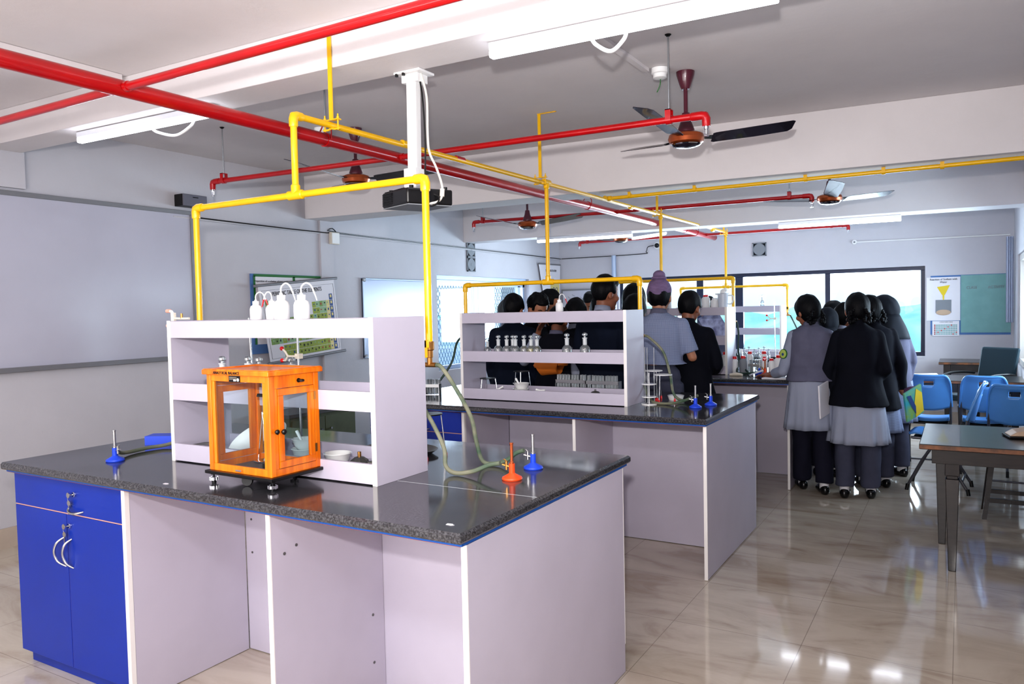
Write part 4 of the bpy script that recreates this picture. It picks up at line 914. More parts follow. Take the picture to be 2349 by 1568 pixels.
# clamp lying on shelf top
t = thing('retort_clamp', 'white clamp with pink tips sticking out from the near shelf top', 'clamp', (-2.905, BY[0] + .36, T2 + .012))
MB().tube([(.06, 0, 0), (.0, 0, 0), (-.04, 0, .002)], .005, 10).box(-.055, -.035, -.006, .006, -.022, .026).build('arm', 'offw', t, smooth=30)
MB().tube([(-.045, 0, .02), (-.056, 0, .032), (-.075, 0, .034)], .006, 8).tube([(-.045, 0, -.016), (-.056, 0, -.028), (-.075, 0, -.030)], .006, 8).build('jaws', 'white', t)
pk = mat('pink_rubber', (232, 168, 150), .6)
for qz in (.034, -.030): MB().cyl((-.066, 0, qz), (-.088, 0, qz), .008).build('jaw_tip', pk, t)
MB().cyl((.01, 0, 0), (.01, 0, .022), .005).build('thumb_screw', 'brass', t)
# blue channel, wedge, scraps
t = tag(MB().prism([(-.09, 0, 0), (-.09, 0, .042), (.0, 0, .042), (.0, 0, 0), (-.004, 0, 0), (-.004, 0, .038), (-.086, 0, .038), (-.086, 0, 0)], (0, .26, 0)).build('metal_channel', 'pblue', None, smooth=0), 'blue painted metal channel lying at the left of the near shelf', 'channel')
t.location = (-3.40, BY[0] + .50, ZT); t.rotation_euler = (0, 0, -1.05)
t = tag(MB().prism([(0, 0, 0), (.13, 0, .012), (.15, 0, .0)], (0, .05, 0)).prism([(0, .0, .012), (.15, .0, .03), (.15, .04, .03), (0, .06, .012)], (0, 0, .006)).build('stone_wedge', 'greystone', None, smooth=0), 'dark grey flat wedge on the bottom tier of the near shelf', 'block')
t.location = (-2.86, BY[0] + .36, T0 + .018); t.rotation_euler = (0, .0, 0)
for x, y, l in ((-2.53, BY[0] + .0, 'small white paper scrap on the near worktop left of the balance'), (-1.268, BY[0] + .02, 'torn white paper scrap at the front corner of the near worktop')):
    o = tag(MB().prism([(-.012, -.006, 0), (.008, -.008, 0), (.014, .0, 0), (.006, .002, 0), (.004, .008, 0), (-.014, .006, 0)], (0, 0, .0008)).build('paper_scrap', 'paper', smooth=0), l, 'paper'); o.location = (x, y, ZT + .0005)
for k, (x, l) in enumerate(((-2.77, 'glass reagent bottle behind the balance top, leftmost of four'), (-2.63, 'glass reagent bottle behind the balance top, second of four'), (-2.54, 'glass reagent bottle behind the balance top, third of four'), (-2.37, 'glass reagent bottle behind the balance top, rightmost of four'))):
    reagent_bottle(x, BY[0] + .46 + .02 * (k % 2), T1, 1.2, .0, l)
mortar(-2.295, BY[0] + .46, T0, .95, 'porcelain mortar bowl at the base of the bowl stack in the near shelf', False)
mortar(-2.29, BY[0] + .46, T0 + .040, .95, 'porcelain mortar bowl on top of the stack with a pestle across', True)
mortar(-2.085, BY[0] + .43, T0, 1.0, 'white porcelain bowl right of the balance in the near shelf', False)
t = thing('spirit_lamp', 'small brown spirit lamp in the right corner of the near shelf', 'lamp', (-1.965, BY[0] + .42, T0))
MB().lathe([(.001, 0), (.032, 0), (.036, .010), (.034, .030), (.018, .042), (.008, .044)], seg=8).build('bowl', 'tray', t, smooth=20); MB().cyl((0, 0, .04), (0, 0, .062), .007).build('wick_holder', 'brass', t)
t = tag(MB().box(-.035, .045, -.06, .06, 0, .035).build('metal_box', 'tray', smooth=0, bevel=.006), 'grey metal box beside the spirit lamp at the near shelf end', 'box'); t.location = (-1.87, BY[0] + .45, T0)
# leaning white oval trays
for k, l in enumerate(('white oval tray leaning in front of another in the near shelf', 'white oval tray leaning at the back in the near shelf')):
    o = tag(MB().lathe([(.001, 0), (.08, .0), (.10, .016), (.104, .016), (.084, -.004), (.001, -.004)], seg=32, sx=1.15, sy=.75).build('oval_tray', 'porc', smooth=50), l, 'tray')
    o.location = (-2.55 + .03 * k, BY[0] + .42 + .05 * k, T0 + .062); o.rotation_euler = (.75, -.35, .15)
o = tag(MB().lathe([(.001, 0), (.12, 0), (.15, .018), (.152, .018), (.124, -.002), (.001, -.002)], seg=32, sx=1.2, sy=.8).build('metal_dish', 'tray', smooth=50), 'shallow grey metal dish behind the near shelf', 'dish'); o.location = (-2.12, BY[0] + .86, ZT + .003)
# low olive cupboard against the left wall
t = thing('wall_cupboard', 'low olive green cupboard against the left wall beyond the near bench', 'cupboard', (XL + .02, 5.4, 0))
MB().box(0, .38, -.62, .22, .02, .60).build('carcass', 'olive', t, smooth=0, bevel=.004); MB().box(-.0, .40, -.64, .24, .60, .63).build('top_board', 'tray', t, smooth=0)
for k in range(2):
    d = MB().box(.381, .392, -.60 + k * .41, -.20 + k * .41, .05, .57).build('door', 'olive', t, smooth=0, bevel=.002); MB().cyl((.392, -.25 + k * .12, .45), (.41, -.25 + k * .12, .45), .01).build('knob', 'steel', d)
t = thing('steel_cabinet', 'pale grey steel cabinet standing below the net window', 'cabinet', (-5.0, 8.55, 0))
MB().box(-.42, .30, -.25, .25, .02, 1.02).build('carcass', 'cab', t, smooth=0, bevel=.006); MB().box(.02, .29, -.256, -.251, .08, 1.0).build('door', 'white', t, smooth=0); 

# ------------------------------------------------------------------ second bench ware
ys = BY[1] + .36
bt = [(-2.915, .20, 0, 0, 'powder', 'rounded empty glass flask-like bottle at the left of the second shelf'), (-2.775, .0, 1, .012, 'powder', 'glass bottle with a thin white layer, second from the left on the second shelf'), (-2.705, -.01, 1, .010, 'powder', 'glass bottle with a little white powder, third from the left on the second shelf'),
      (-2.672, .06, 1, 0, 'powder', 'glass bottle standing behind the fourth in the second shelf row'), (-2.635, -.01, 1, .014, 'powder', 'glass bottle with white crystals in the second shelf row'), (-2.570, .0, 1, .014, 'ypow', 'glass bottle with a thin yellow layer, left of the fuller yellow one'), (-2.522, .03, 1, .034, 'ypow', 'glass bottle nearly half full of yellow powder'),
      (-2.470, .0, 1, .013, 'ypow', 'glass bottle with a thin yellow layer, right of the fuller yellow one'), (-2.245, .0, 1.08, .024, 'powder', 'glass bottle with white powder standing apart, left of the last one'), (-2.115, .0, 1.1, .020, 'powder', 'glass bottle with white powder, last on the right of the second shelf')]
for x, dy, s, f, fm, l in bt:
    f = f and f + .016
    reagent_bottle(x - .0, ys + .06 + dy * .4, T1, 1.2 * (s or .85), f, l, fm)
wash_bottle(-2.30, BY[1] + .43, T2, .98, .5, 'single small wash bottle with a red tip on the second shelf', True)
test_rack(-2.44, BY[1] + .62, ZT + .045, .23, 2, 'left steel test tube rack with clear tubes behind the second shelf')
test_rack(-2.20, BY[1] + .60, ZT + .045, .24, 2, 'right steel test tube rack with clear tubes behind the second shelf')
o = tag(MB().box(-2.46, -1.94, BY[1] + .60, BY[1] + .70, ZT, ZT + .044).build('rack_block', 'blue', smooth=0), 'blue block carrying the two test tube racks', 'block')
mortar(-2.60, BY[1] + .42, T0, 1.02, 'porcelain mortar at the bottom of the pair in the second shelf', False)
mortar(-2.597, BY[1] + .42, T0 + .036, 1.02, 'porcelain mortar with a standing pestle, on top in the second shelf', True)
for x, l, r in ((-2.74, 'loose white pestle lying left of the mortar in the second shelf', .5), (-2.42, 'loose white pestle lying right of the mortar in the second shelf', .1)):
    o = tag(MB().tube([(-.03, 0, .009), (.0, 0, .007), (.035, 0, .012)], [.009, .006, .008], 12, 3).build('pestle', 'porc'), l, 'pestle'); o.location = (x, BY[1] + .36, T0 + .038); o.rotation_euler = (0, -.35 if r > .3 else .1, r)
t = thing('spirit_lamp', 'small grey metal lamp lid in the second shelf below the racks', 'lamp', (-2.02, BY[1] + .36, T0))
MB().lathe([(.001, 0), (.036, 0), (.040, .034), (.022, .052), (.006, .056), (.006, .066), (.001, .067)], seg=20).build('body', 'tray', t)
o = tag(MB().lathe([(.001, 0), (.022, 0), (.026, .02), (.022, .04), (.018, .04), (.001, .036)], seg=20).build('glass_cup', 'glass'), 'small clear cup at the right end of the second shelf', 'cup'); o.location = (-1.84, BY[1] + .36, T0)
o = tag(MB().lathe([(.001, 0), (.045, 0), (.055, .03), (.052, .03), (.001, .006)], seg=24).build('white_dish', 'porc'), 'white round dish behind the second shelf end', 'dish'); o.location = (-1.62, BY[1] + .75, ZT)
# burette on stand by the shelf end
t = thing('pipette_stand', 'round white pipette stand with glass tubes beside the second shelf', 'stand', (-1.70, BY[1] + .47, ZT))
for zz, rr in ((0, .05), (.045, .046), (.125, .046)): MB().lathe([(.001, zz), (rr, zz), (rr, zz + .006), (.001, zz + .006)], seg=28).build('disc', 'porc', t)
MB().cyl((0, 0, 0), (0, 0, .20), .004).build('centre_rod', 'white', t)
for k in range(3):
    a = .6 + k * 2.1; MB().tube([(.034 * math.cos(a), .034 * math.sin(a), .01), (.034 * math.cos(a), .034 * math.sin(a), .14), (.034 * math.cos(a), .034 * math.sin(a), .17), (.034 * math.cos(a), .034 * math.sin(a), .20), (.034 * math.cos(a), .034 * math.sin(a), .36)], [.003, .003, .007, .003, .003], 8).build('pipette', 'glass', t)
test_rack(-3.42, BY[1] + .42, ZT, .11, 2, 'small steel test tube rack with tubes at the left of the second bench', .3)

# ------------------------------------------------------------------ third bench ware
SY = BY[2] + .44
for x, r, h, l, cp, bd in ((-2.78, .038, .100, 'white jar with a red lid behind the tall boy on the third shelf', 'redcap', 'white'), (-2.69, .028, .088, 'small white jar with a red lid beside the tall boy on the third shelf', 'redcap', 'white'),
        (-2.36, .034, .115, 'white jar with a red lid between the turbaned boy and his neighbour', 'redcap', 'white'), (-2.085, .033, .10, 'white jar with a red lid right of the short haired boy', 'redcap', 'white'), (-2.005, .036, .115, 'taller white jar with a red lid, next to the wide jar', 'redcap', 'white')):
    jar(x, SY, T2, r, h, l, cp, bd)
t = jar(-1.922, SY, T2, .038, .085, 'wide white jar with a white lid on the third shelf', 'white', 'white')
jar(-1.868, SY + .03, T2, .016, .09, 'small dark amber bottle beside the measuring jug', 'black', 'amber')
t = thing('measuring_jug', 'large translucent measuring jug at the end of the third shelf', 'jug', (-1.84, SY - .03, T2))
MB().lathe([(.001, 0), (.042, 0), (.050, .12), (.054, .122), (.050, .124), (.046, .118), (.040, .004)], seg=24).build('body', mat('translucent_plastic', (206, 212, 222), .3), t, smooth=50)
MB().tube([(.048, 0, .105), (.085, 0, .100), (.088, 0, .06), (.070, 0, .03), (.045, 0, .03)], .006, 8, 4).build('handle', 'white', t)
MB().prism([(-.045, -.014, .122), (-.070, 0, .126), (-.045, .014, .122)], (0, 0, -.012)).build('pouring_lip', 'white', t, smooth=0)
o = tag(MB().sph((0, 0, .03), (.03, .03, .035), 8).sph((.02, 0, .055), (.018, .02, .02), 8).build('crumpled_bag', 'white', smooth=0), 'crumpled white bag stuffed in the measuring jug', 'bag'); o.location = (-1.84, SY - .03, T2 + .1)
reagent_bottle(-1.885, BY[2] + .42, T0, 1.25, .02, 'glass bottle with white powder low in the third shelf, right one'); reagent_bottle(-1.965, BY[2] + .42, T0, 1.25, .02, 'glass bottle with white powder low in the third shelf, left one')
jar(-1.96, BY[2] + .54, T0, .028, .15, 'red lidded jar behind the glass bottles, left one'); jar(-1.86, BY[2] + .53, T0, .030, .16, 'red lidded jar behind the glass bottles, right one')
jar(-1.93, BY[2] + .42, T1, .022, .045, 'tiny white tub on the middle tier of the third shelf', 'white', 'white')
rj = [(-1.765, .50, .028, .15, 'narrow red lidded jar next to the third shelf end'), (-1.695, .52, .032, .155, 'grey bottle with a red cap behind the hose loop'), (-1.505, .50, .026, .135, 'slim red lidded jar between the burners and the biggest jar, left one'), (-1.452, .53, .027, .135, 'slim red lidded jar beside the biggest jar'), (-1.385, .54, .046, .165, 'biggest red lidded jar right above the schoolgirl hand'),
      (-1.43, .86, .036, .175, 'wide red lidded jar at the back of the jar cluster'), (-1.32, .90, .034, .165, 'red lidded jar at the right back of the cluster'), (-1.60, .92, .032, .175, 'red lidded jar behind the third bench tube rack, right one'), (-1.72, .88, .030, .175, 'red lidded jar behind the third bench tube rack, left one'), (-1.545, .68, .022, .14, 'small red lidded jar right of the tube rack'), (-1.31, .64, .034, .15, 'red lidded jar half hidden by the schoolgirl sleeve')]
for x, dy, r, h, l in rj: jar(x, BY[2] + dy, ZT, r, h, l, 'redcap', 'conc' if 'grey' in l else 'white')
test_rack(-1.67, BY[2] + .60, ZT, .12, 2, 'wooden framed test tube rack with tubes on the third bench')
burner(-1.525, BY[2] + .40, 0, 'pblue', 'steel', 'blue bunsen burner on the third bench by the rack'); burner(-1.475, BY[2] + .38, 0, 'pora', 'copper', 'orange bunsen burner on the third bench by the rack')
o = tag(MB().prism([(-.11, -.07, 0), (.11, -.05, 0), (.10, .08, 0), (-.10, .06, 0)], (0, 0, .012)).build('open_notebook', 'paper', smooth=0, bevel=.003), 'white notebook under the schoolgirl hand on the third bench', 'notebook'); o.location = (-1.31, BY[2] + .06, ZT)
o = tag(MB().prism([(-.06, -.02, 0), (.05, .0, .04), (.04, .03, .05), (-.06, .02, .01)], (0, .01, .003)).build('crumpled_paper', 'paper', smooth=0), 'crumpled paper sheet beside the burner on the third bench', 'paper'); o.location = (-1.52, BY[2] + .28, ZT + .001)
o = tag(MB().tube([(-.06, 0, .008), (0, .01, .014), (.05, 0, .01)], [.010, .016, .010], 8, 3).build('dirty_rag', 'offw'), 'soiled rag lying under the hose on the third bench', 'rag'); o.location = (-1.68, BY[2] + .22, ZT)
# farthest bench
reagent_bottle(-2.02, BY[3] + .44, T2, 1.0, .0, 'single small glass bottle on top of the farthest shelf')
retort(-1.83, BY[3] + .22, .64, -.01, 'retort stand with its rod rising in front of the farthest shelf', .45)
for k in range(7):
    reagent_bottle(-2.22 + k * .055, BY[3] + .3 + .02 * (k % 2) - .15, ZT, .85 + .1 * (k % 3), .01, 'glass bottle in the row before the farthest shelf, number %s from the left' % ['one', 'two', 'three', 'four', 'five', 'six', 'seven'][k])
for k, l in enumerate(('cone shaped flask before the farthest shelf, left one', 'cone shaped flask before the farthest shelf, right one')):
    o = tag(MB().lathe([(.001, 0), (.04, 0), (.042, .004), (.014, .08), (.012, .11), (.015, .112)], seg=20).build('conical_flask', 'glass', smooth=50), l, 'flask'); o.location = (-2.30 + .12 * k, BY[3] + .08, ZT)

# ------------------------------------------------------------------ analytical balance
def balance():
    t = thing('analytical_balance', 'orange varnished wooden analytical balance cabinet with glass panes', 'balance', (-2.056, 1.838, 0), math.radians(-1.5))
    W, D, z0, z1 = .335, .230, .950, 1.302
    # local: x from -W..0 (left to right), y 0..D
    MB().box(-W - .012, .014, -.014, D + .012, z0 - .012, z0).build('base_board', 'black', t, smooth=0, bevel=.002)
    def post(x0, x1, y0, y1): MB().box(x0, x1, y0, y1, z0, z1).build('corner_post', 'orange', t, smooth=0, bevel=.002)
    p = .022
    post(-W, -W + p, 0, p); post(-p, 0, 0, p); post(-W, -W + p, D - p, D); post(-p, 0, D - p, D)
    def rail(n, *a): MB().box(*a).build(n, 'orange', t, smooth=0, bevel=.0015)
    rail('bottom_rail', -W + p, -p, .002, .014, z0, z0 + .026); rail('top_rail', -W + p, -p, .002, .014, z1 - .024, z1)
    rail('bottom_rail', -W + p, -p, D - .014, D - .002, z0, z0 + .026); rail('top_rail', -W + p, -p, D - .014, D - .002, z1 - .05, z1)
    # sliding front sash
    for qa, qb in ((-W + p, -W + p + .016), (-p - .016, -p)): MB().box(qa, qb, .003, .013, z0 + .026, z1 - .024).build('sash_stile', 'orange', t, smooth=0, bevel=.0015)
    MB().box(-W + p + .016, -p - .016, .006, .008, z0 + .026, z1 - .024).build('front_pane', 'pane', t, smooth=0)
    MB().box(-W + p, -p, D - .010, D - .008, z0 + .026, z1 - .05).build('back_pane', 'pane', t, smooth=0)
    # side walls with framed doors (right side hinged door, left likewise)
    for x0, x1, sgn in ((-.014, -.002, 1), (-W + .002, -W + .014, -1)):
        MB().box(x0, x1, p, D - p, z0, z0 + .024).build('side_rail', 'orange', t, smooth=0, bevel=.001)
        MB().box(x0, x1, p, D - p, z1 - .045, z1).build('side_rail', 'orange', t, smooth=0, bevel=.001)
        MB().box(x0, x1, p, p + .014, z0 + .024, z1 - .045).build('side_stile', 'orange', t, smooth=0, bevel=.001)
        a, b, c, d = p + .016, D - p - .002, z0 + .026, z1 - .047
        xo0, xo1 = (x0 + .002, x1 + .003) if sgn > 0 else (x0 - .003, x1 - .002)
        m = MB(); f = .024; m.box(xo0, xo1, a, b, c, c + f).box(xo0, xo1, a, b, d - f, d).box(xo0, xo1, a, a + f, c + f, d - f).box(xo0, xo1, b - f, b, c + f, d - f)
        dr = m.build('door', 'orange', t, smooth=0, bevel=.0015)
        xm = (x0 + x1) / 2; MB().box(xm - .001, xm + .001, a + f, b - f, c + f, d - f).build('pane', 'pane', dr, smooth=0)
        if sgn > 0:
            MB().lathe([(.003, 0), (.003, .006), (.009, .008), (.010, .014), (.006, .018), (.001, .018)], (xo1, a + .012, z0 + .155), 18, Matrix.Rotation(PI / 2, 3, 'Y')).build('knob', 'black', dr)
            for zz in (z0 + .06, z1 - .10): MB().box(xo1, xo1 + .002, b - .004, b + .006, zz, zz + .03).build('hinge', 'brass', dr, smooth=0)
    MB().lathe([(.003, 0), (.003, .005), (.008, .007), (.009, .012), (.005, .016), (.001, .016)], (-.0, .022, z0 + .158), 18, Matrix.Rotation(PI / 2, 3, 'Y')).build('catch_knob', 'black', t)
    k = MB().lathe([(.001, 0), (.008, 0), (.008, .003), (.001, .003)], (-.002, .135, z1 - .024), 14, Matrix.Rotation(PI / 2, 3, 'Y')).tube([(.0, .135, z1 - .024), (.018, .14, z1 - .024), (.022, .125, z1 - .024)], .005, 8); k.build('rider_knob', 'black', t)
    # lid
    m = MB(); m.box(-W - .012, .012, -.012, D + .012, z1, z1 + .018); m.build('lid_board', 'orange', t, smooth=0, bevel=.003)
    m = MB(); m.box(-W - .008, .008, -.008, .02, z1 + .018, z1 + .021).box(-W - .008, .008, D - .02, D + .008, z1 + .018, z1 + .021).box(-W - .008, -W + .02, .02, D - .02, z1 + .018, z1 + .021).box(-.02, .008, .02, D - .02, z1 + .018, z1 + .021); m.build('lid_moulding', 'orange', t, smooth=0, bevel=.001)
    text('lettering', 'ANALYTICAL BALANCE', .0150, (-W * .62, -.0130, z1 + .008), (PI / 2, 0, 0), 'ink', t, ext=.0008, sx=.9)
    MB().box(-.21, -.15, .000, .0018, z1 - .024, z1 - .002).build('maker_plate', 'black', t, smooth=0)
    MB().box(-.184, -.170, -.0008, .0002, z1 - .021, z1 - .015).build('plate_label', 'paper', t, smooth=0)
    m = MB()
    for q in range(3): m.box(-.206, -.166, -.0006, .0002, z1 - .006 - q * .004, z1 - .0068 - q * .004)
    m.lathe([(.005, 0), (.006, 0), (.006, .0006), (.005, .0006)], (-.160, .0, z1 - .016), 18, Matrix.Rotation(PI / 2, 3, 'X')); m.build('plate_print', 'offw', t, smooth=0)
    MB().box(-.185, -.155, -.006, .001, z0 + .008, z0 + .014).build('sash_pull', 'chrome', t, smooth=0, bevel=.001)
    # mechanism
    cx, cy = -.118, .118
    MB().cyl((cx, cy, z0 + .002), (cx, cy, z0 + .26), .006).build('pillar', 'chrome', t)
    MB().box(cx - .020, cx + .020, cy - .01, cy + .01, z0 + .002, z0 + .010).build('pillar_foot', 'blackm', t, smooth=0)
    m = MB(); m.box(cx - .085, cx + .04, cy - .004, cy + .004, z0 + .262, z0 + .268); 
    for q in range(12): m.box(cx - .08 + q * .010, cx - .077 + q * .010, cy - .006, cy + .006, z0 + .268, z0 + .274)
    m.build('beam_scale', 'blackm', t, smooth=0)
    m = MB(); m.box(cx - .045, cx + .025, cy - .010, cy + .010, z0 + .200, z0 + .206).cyl((cx - .038, cy, z0 + .206), (cx - .038, cy, z0 + .232), .006).cyl((cx - .01, cy, z0 + .206), (cx - .01, cy, z0 + .236), .008).cyl((cx + .016, cy, z0 + .206), (cx + .016, cy, z0 + .230), .006); m.build('beam', 'chrome', t)
    for px in (-.105,):
        m = MB(); q = Vector((cx + .002 + px + .065, cy - .02, 0))
        for sx in (-.030, .030): m.tube([(q.x, q.y, z0 + .20), (q.x + sx, q.y, z0 + .032)], .0016, 6)
        m.tube([(q.x, q.y, z0 + .20), (q.x, q.y, z0 + .21)], .003, 6)
        m.build('pan_stirrup', 'chrome', t)
        MB().lathe([(.001, .026), (.034, .026), (.036, .032), (.034, .033), (.001, .030)], (q.x, q.y, z0), 28).build('weighing_pan', 'chrome', t)
        MB().cyl((q.x, q.y, z0 + .001), (q.x, q.y, z0 + .022), .005).build('pan_rest', 'blackm', t)
    MB().box(-W + p, -p, p, D - p, z0 + .0005, z0 + .003).build('floor_plate', 'greystone', t, smooth=0)
    # feet: levelling screws and castor wheel
    for x, y in ((-W + .008, .01), (-.012, .012), (-.13, D - .01)):
        MB().cyl((x, y, .932), (x, y, .940), .011, seg=14).cyl((x, y, .911), (x, y, z0 - .012), .0035, seg=10).lathe([(.001, .9005), (.008, .9005), (.008, .907), (.004, .911)], (x, y, 0), 12).build('levelling_screw', 'blackm', t)
        m = MB(); m.lathe([(.001, .911), (.0155, .911), (.0155, .921), (.001, .921)], (x, y, 0), 20)
        for q in range(8):
            a = q * PI / 4; m.cyl((x + .0145 * math.cos(a), y + .0145 * math.sin(a), .910), (x + .0145 * math.cos(a), y + .0145 * math.sin(a), .922), .003, seg=6)
        m.build('thumb_wheel', 'chrome', t)
    m = MB(); m.lathe([(.004, -.007), (.019, -.007), (.0205, 0), (.019, .007), (.004, .007)], (-.165, .03, .921), 24, Matrix.Rotation(PI / 2, 3, 'X') @ Matrix.Rotation(.5, 3, 'Y')); m.build('release_wheel', 'black', t)
    MB().cyl((-.165, .03, .921), (-.13, .10, .921), .004).box(-.14, -.12, .09, .11, .915, z0 - .012).build('release_shaft', 'blackm', t, smooth=30)
balance()

# ------------------------------------------------------------------ right side tables and chairs
def wood_table(x0, x1, y0, y1, z, label, legs, inset=.06, th=.03):
    t = thing('wooden_table', label, 'table', (0, 0, 0))
    MB().box(x0, x1, y0, y1, z - th, z).build('tabletop', 'darkwood', t, smooth=0, bevel=.004)
    MB().box(x0 + .002, x1, y0 - .003, y0, z - th + .004, z - .004).build('worn_edge', mat('worn_wood_edge', (132, 84, 52), .5, col2=(70, 52, 44), vscale=12), t, smooth=0)
    m = MB(); a, b, c, d = x0 + inset, x1 - .04, y0 + inset, y1 - inset
    m.box(a, b, c, c + .025, z - th - .085, z - th).box(a, b, d - .025, d, z - th - .085, z - th).box(a, a + .025, c + .025, d - .025, z - th - .085, z - th); m.build('apron', 'darkwood', t, smooth=0, bevel=.002)
    for (x, y) in legs:
        w, v = .034, .019
        zt = z - th - .001
        MB().hexa([(x - v, y - v, .0), (x + v, y - v, .0), (x + v, y + v, .0), (x - v, y + v, .0), (x - w, y - w, .52), (x + w, y - w, .52), (x + w, y + w, .52), (x - w, y + w, .52)]).box(x - w - .002, x + w + .002, y - w - .002, y + w + .002, .54, zt).box(x - w + .006, x + w - .006, y - w + .006, y + w - .006, .52, .54).build('leg', 'darkwood', t, smooth=0, bevel=.003)
    return t
wood_table(-.205, .505, 4.79, 5.62, .72, 'dark wooden table with worn edge and tapered legs, front right', ((-.045, 4.89), (-.105, 5.42), (.46, 4.89), (.46, 5.5)))
wood_table(-.235, .50, 10.15, 10.78, .80, 'dark wooden table standing against the back wall', ((-.15, 10.22), (-.15, 10.7), (.43, 10.22), (.43, 10.7)))
wood_table(-.70, .50, 8.25, 8.90, .76, 'wooden table behind the row of blue chairs', ((-.62, 8.33), (-.62, 8.77), (.42, 8.33), (.0, 8.33)))
o = tag(MB().prism([(-.16, -.10, 0), (.16, -.08, 0), (.15, .10, 0), (-.15, .08, 0)], (0, 0, .004)).prism([(-.14, -.08, .004), (.17, -.05, .004), (.14, .11, .018), (-.12, .09, .008)], (0, 0, .003)).build('paper_sheets', 'paper', smooth=0), 'loose white paper sheets on the table behind the blue chairs', 'paper'); o.location = (-.36, 8.70, .761)
o = tag(MB().box(-.07, .07, -.05, .05, 0, .035).build('pencil_pouch', 'redcap', smooth=0, bevel=.012), 'red pouch on the table beside the papers', 'pouch'); o.location = (-.52, 8.50, .761)
t = thing('desk_gadget', 'beige wedge shaped gadget with a dark base on the front table', 'gadget', (.31, 5.24, .721), .2)
MB().hexa([(-.09, -.07, .012), (.12, -.07, .012), (.12, .07, .012), (-.09, .07, .012), (-.05, -.06, .035), (.12, -.06, .07), (.12, .06, .075), (-.05, .06, .04)]).build('body', 'cream', t, smooth=0, bevel=.010)
MB().box(-.095, .125, -.075, .075, 0, .012).build('base', 'black', t, smooth=0, bevel=.004); MB().box(.0, .09, -.071, -.066, .025, .04).build('label_strip', 'paper', t, smooth=0)

def blue_chair(x, y, rz, label, first=None):
    if first is not None: return dup(first, (x, y, 0), rz, label)
    t = thing('plastic_chair', label, 'chair', (x, y, 0), rz, 'blue plastic chairs on the right')
    # local: sitter faces +Y, back at -Y
    R = []
    prof = [(.20, .440), (.16, .450), (.05, .440), (-.08, .435), (-.16, .445), (-.195, .475)]
    top = []; 
    for (yy, zz) in prof:
        row = []
        for k in range(13):
            u = -1 + k / 6; w = .195 if yy > -.1 else .18
            row.append((u * w, yy - .02 * u * u * (1 if yy > .1 else 0), zz + .014 * u * u))
        R.append(row)
    m = MB()
    V = [[m._v(p) for p in r] for r in R]
    for a, b in zip(V, V[1:]):
        for i in range(12): m._f([a[i], a[i + 1], b[i + 1], b[i]])
    s = m.build('seat', 'chairb', t, smooth=60)
    md = s.modifiers.new('thick', 'SOLIDIFY'); md.thickness = .014; md.offset = 0
    # backrest shell with slot and folded rim
    m = MB(); nx, nz = 26, 14
    def bp(u, v):   # u -1..1, v 0..1
        w = .205 - .012 * v; cr = .05 * (1 - abs(u)) ** .0
        yy = -.215 - .075 * v - .035 * (1 - u * u) + .0
        if v > .86: yy -= .10 * (v - .86)
        top_drop = .05 * max(0, (abs(u) - .78) / .22) ** 2 * 1.3
        bot = .035 * (1 - u * u) * (1 - v) * -1
        return Vector((u * w, yy, .585 + v * .275 - top_drop * v + bot))
    V = [[m._v(bp(-1 + 2 * i / nx, j / nz)) for i in range(nx + 1)] for j in range(nz + 1)]
    for j in range(nz):
        for i in range(nx):
            if j in (10, 11) and 10 <= i <= 15: continue
            m._f([V[j][i], V[j][i + 1], V[j + 1][i + 1], V[j + 1][i]])
    b = m.build('backrest', 'chairb', t, smooth=60)
    md = b.modifiers.new('thick', 'SOLIDIFY'); md.thickness = .012; md.offset = 0
    m = MB(); pts = [bp(-1, 0), bp(-1, .3), bp(-1, .6), bp(-1, .88), bp(-.93, .98), bp(-.75, 1), bp(-.3, 1), bp(.3, 1), bp(.75, 1), bp(.93, .98), bp(1, .88), bp(1, .6), bp(1, .3), bp(1, 0)]
    m.tube(pts, .011, 10, 4); m.build('rolled_rim', 'chairb', b)
    for sx in (-1, 1):
        m = MB(); m.tube([(sx * .195, -.235, .66), (sx * .195, -.20, .50), (sx * .195, -.16, .42), (sx * .195, .02, .36), (sx * .20, .20, .02)], .0115, 10, 3)
        m.build('leg', 'cfr', t); m = MB(); m.tube([(sx * .185, .17, .425), (sx * .19, .0, .38), (sx * .20, -.23, .02)], .0115, 10, 3); m.build('leg', 'cfr', t)
        for yy in (.20, -.23): MB().cyl((sx * .20, yy, 0), (sx * .20, yy + (.008 if yy < 0 else -.008), .05), .014).build('rubber_foot', 'black', t)
    MB().cyl((-.195, -.185, .10), (.195, -.185, .10), .008).build('stretcher', 'cfr', t); MB().box(-.17, .17, -.14, .16, .41, .425).build('seat_frame', 'blackm', t, smooth=0)
    return t
ch = blue_chair(-.252, 7.90, 0, 'blue plastic chair nearest the girls, its back to the camera'); ch.scale = (.86, 1, 1)
blue_chair(.165, 7.90, .02, '', None) if False else None
blue_chair(.163, 7.90, .0, 'blue plastic chair second in the row, back to the camera', ch)
blue_chair(.360, 7.18, -.06, 'blue plastic chair cut by the right picture edge, nearest one', ch)
blue_chair(-.17, 7.02, 1.50, 'blue plastic chair turned sideways, seen from its right side', ch)
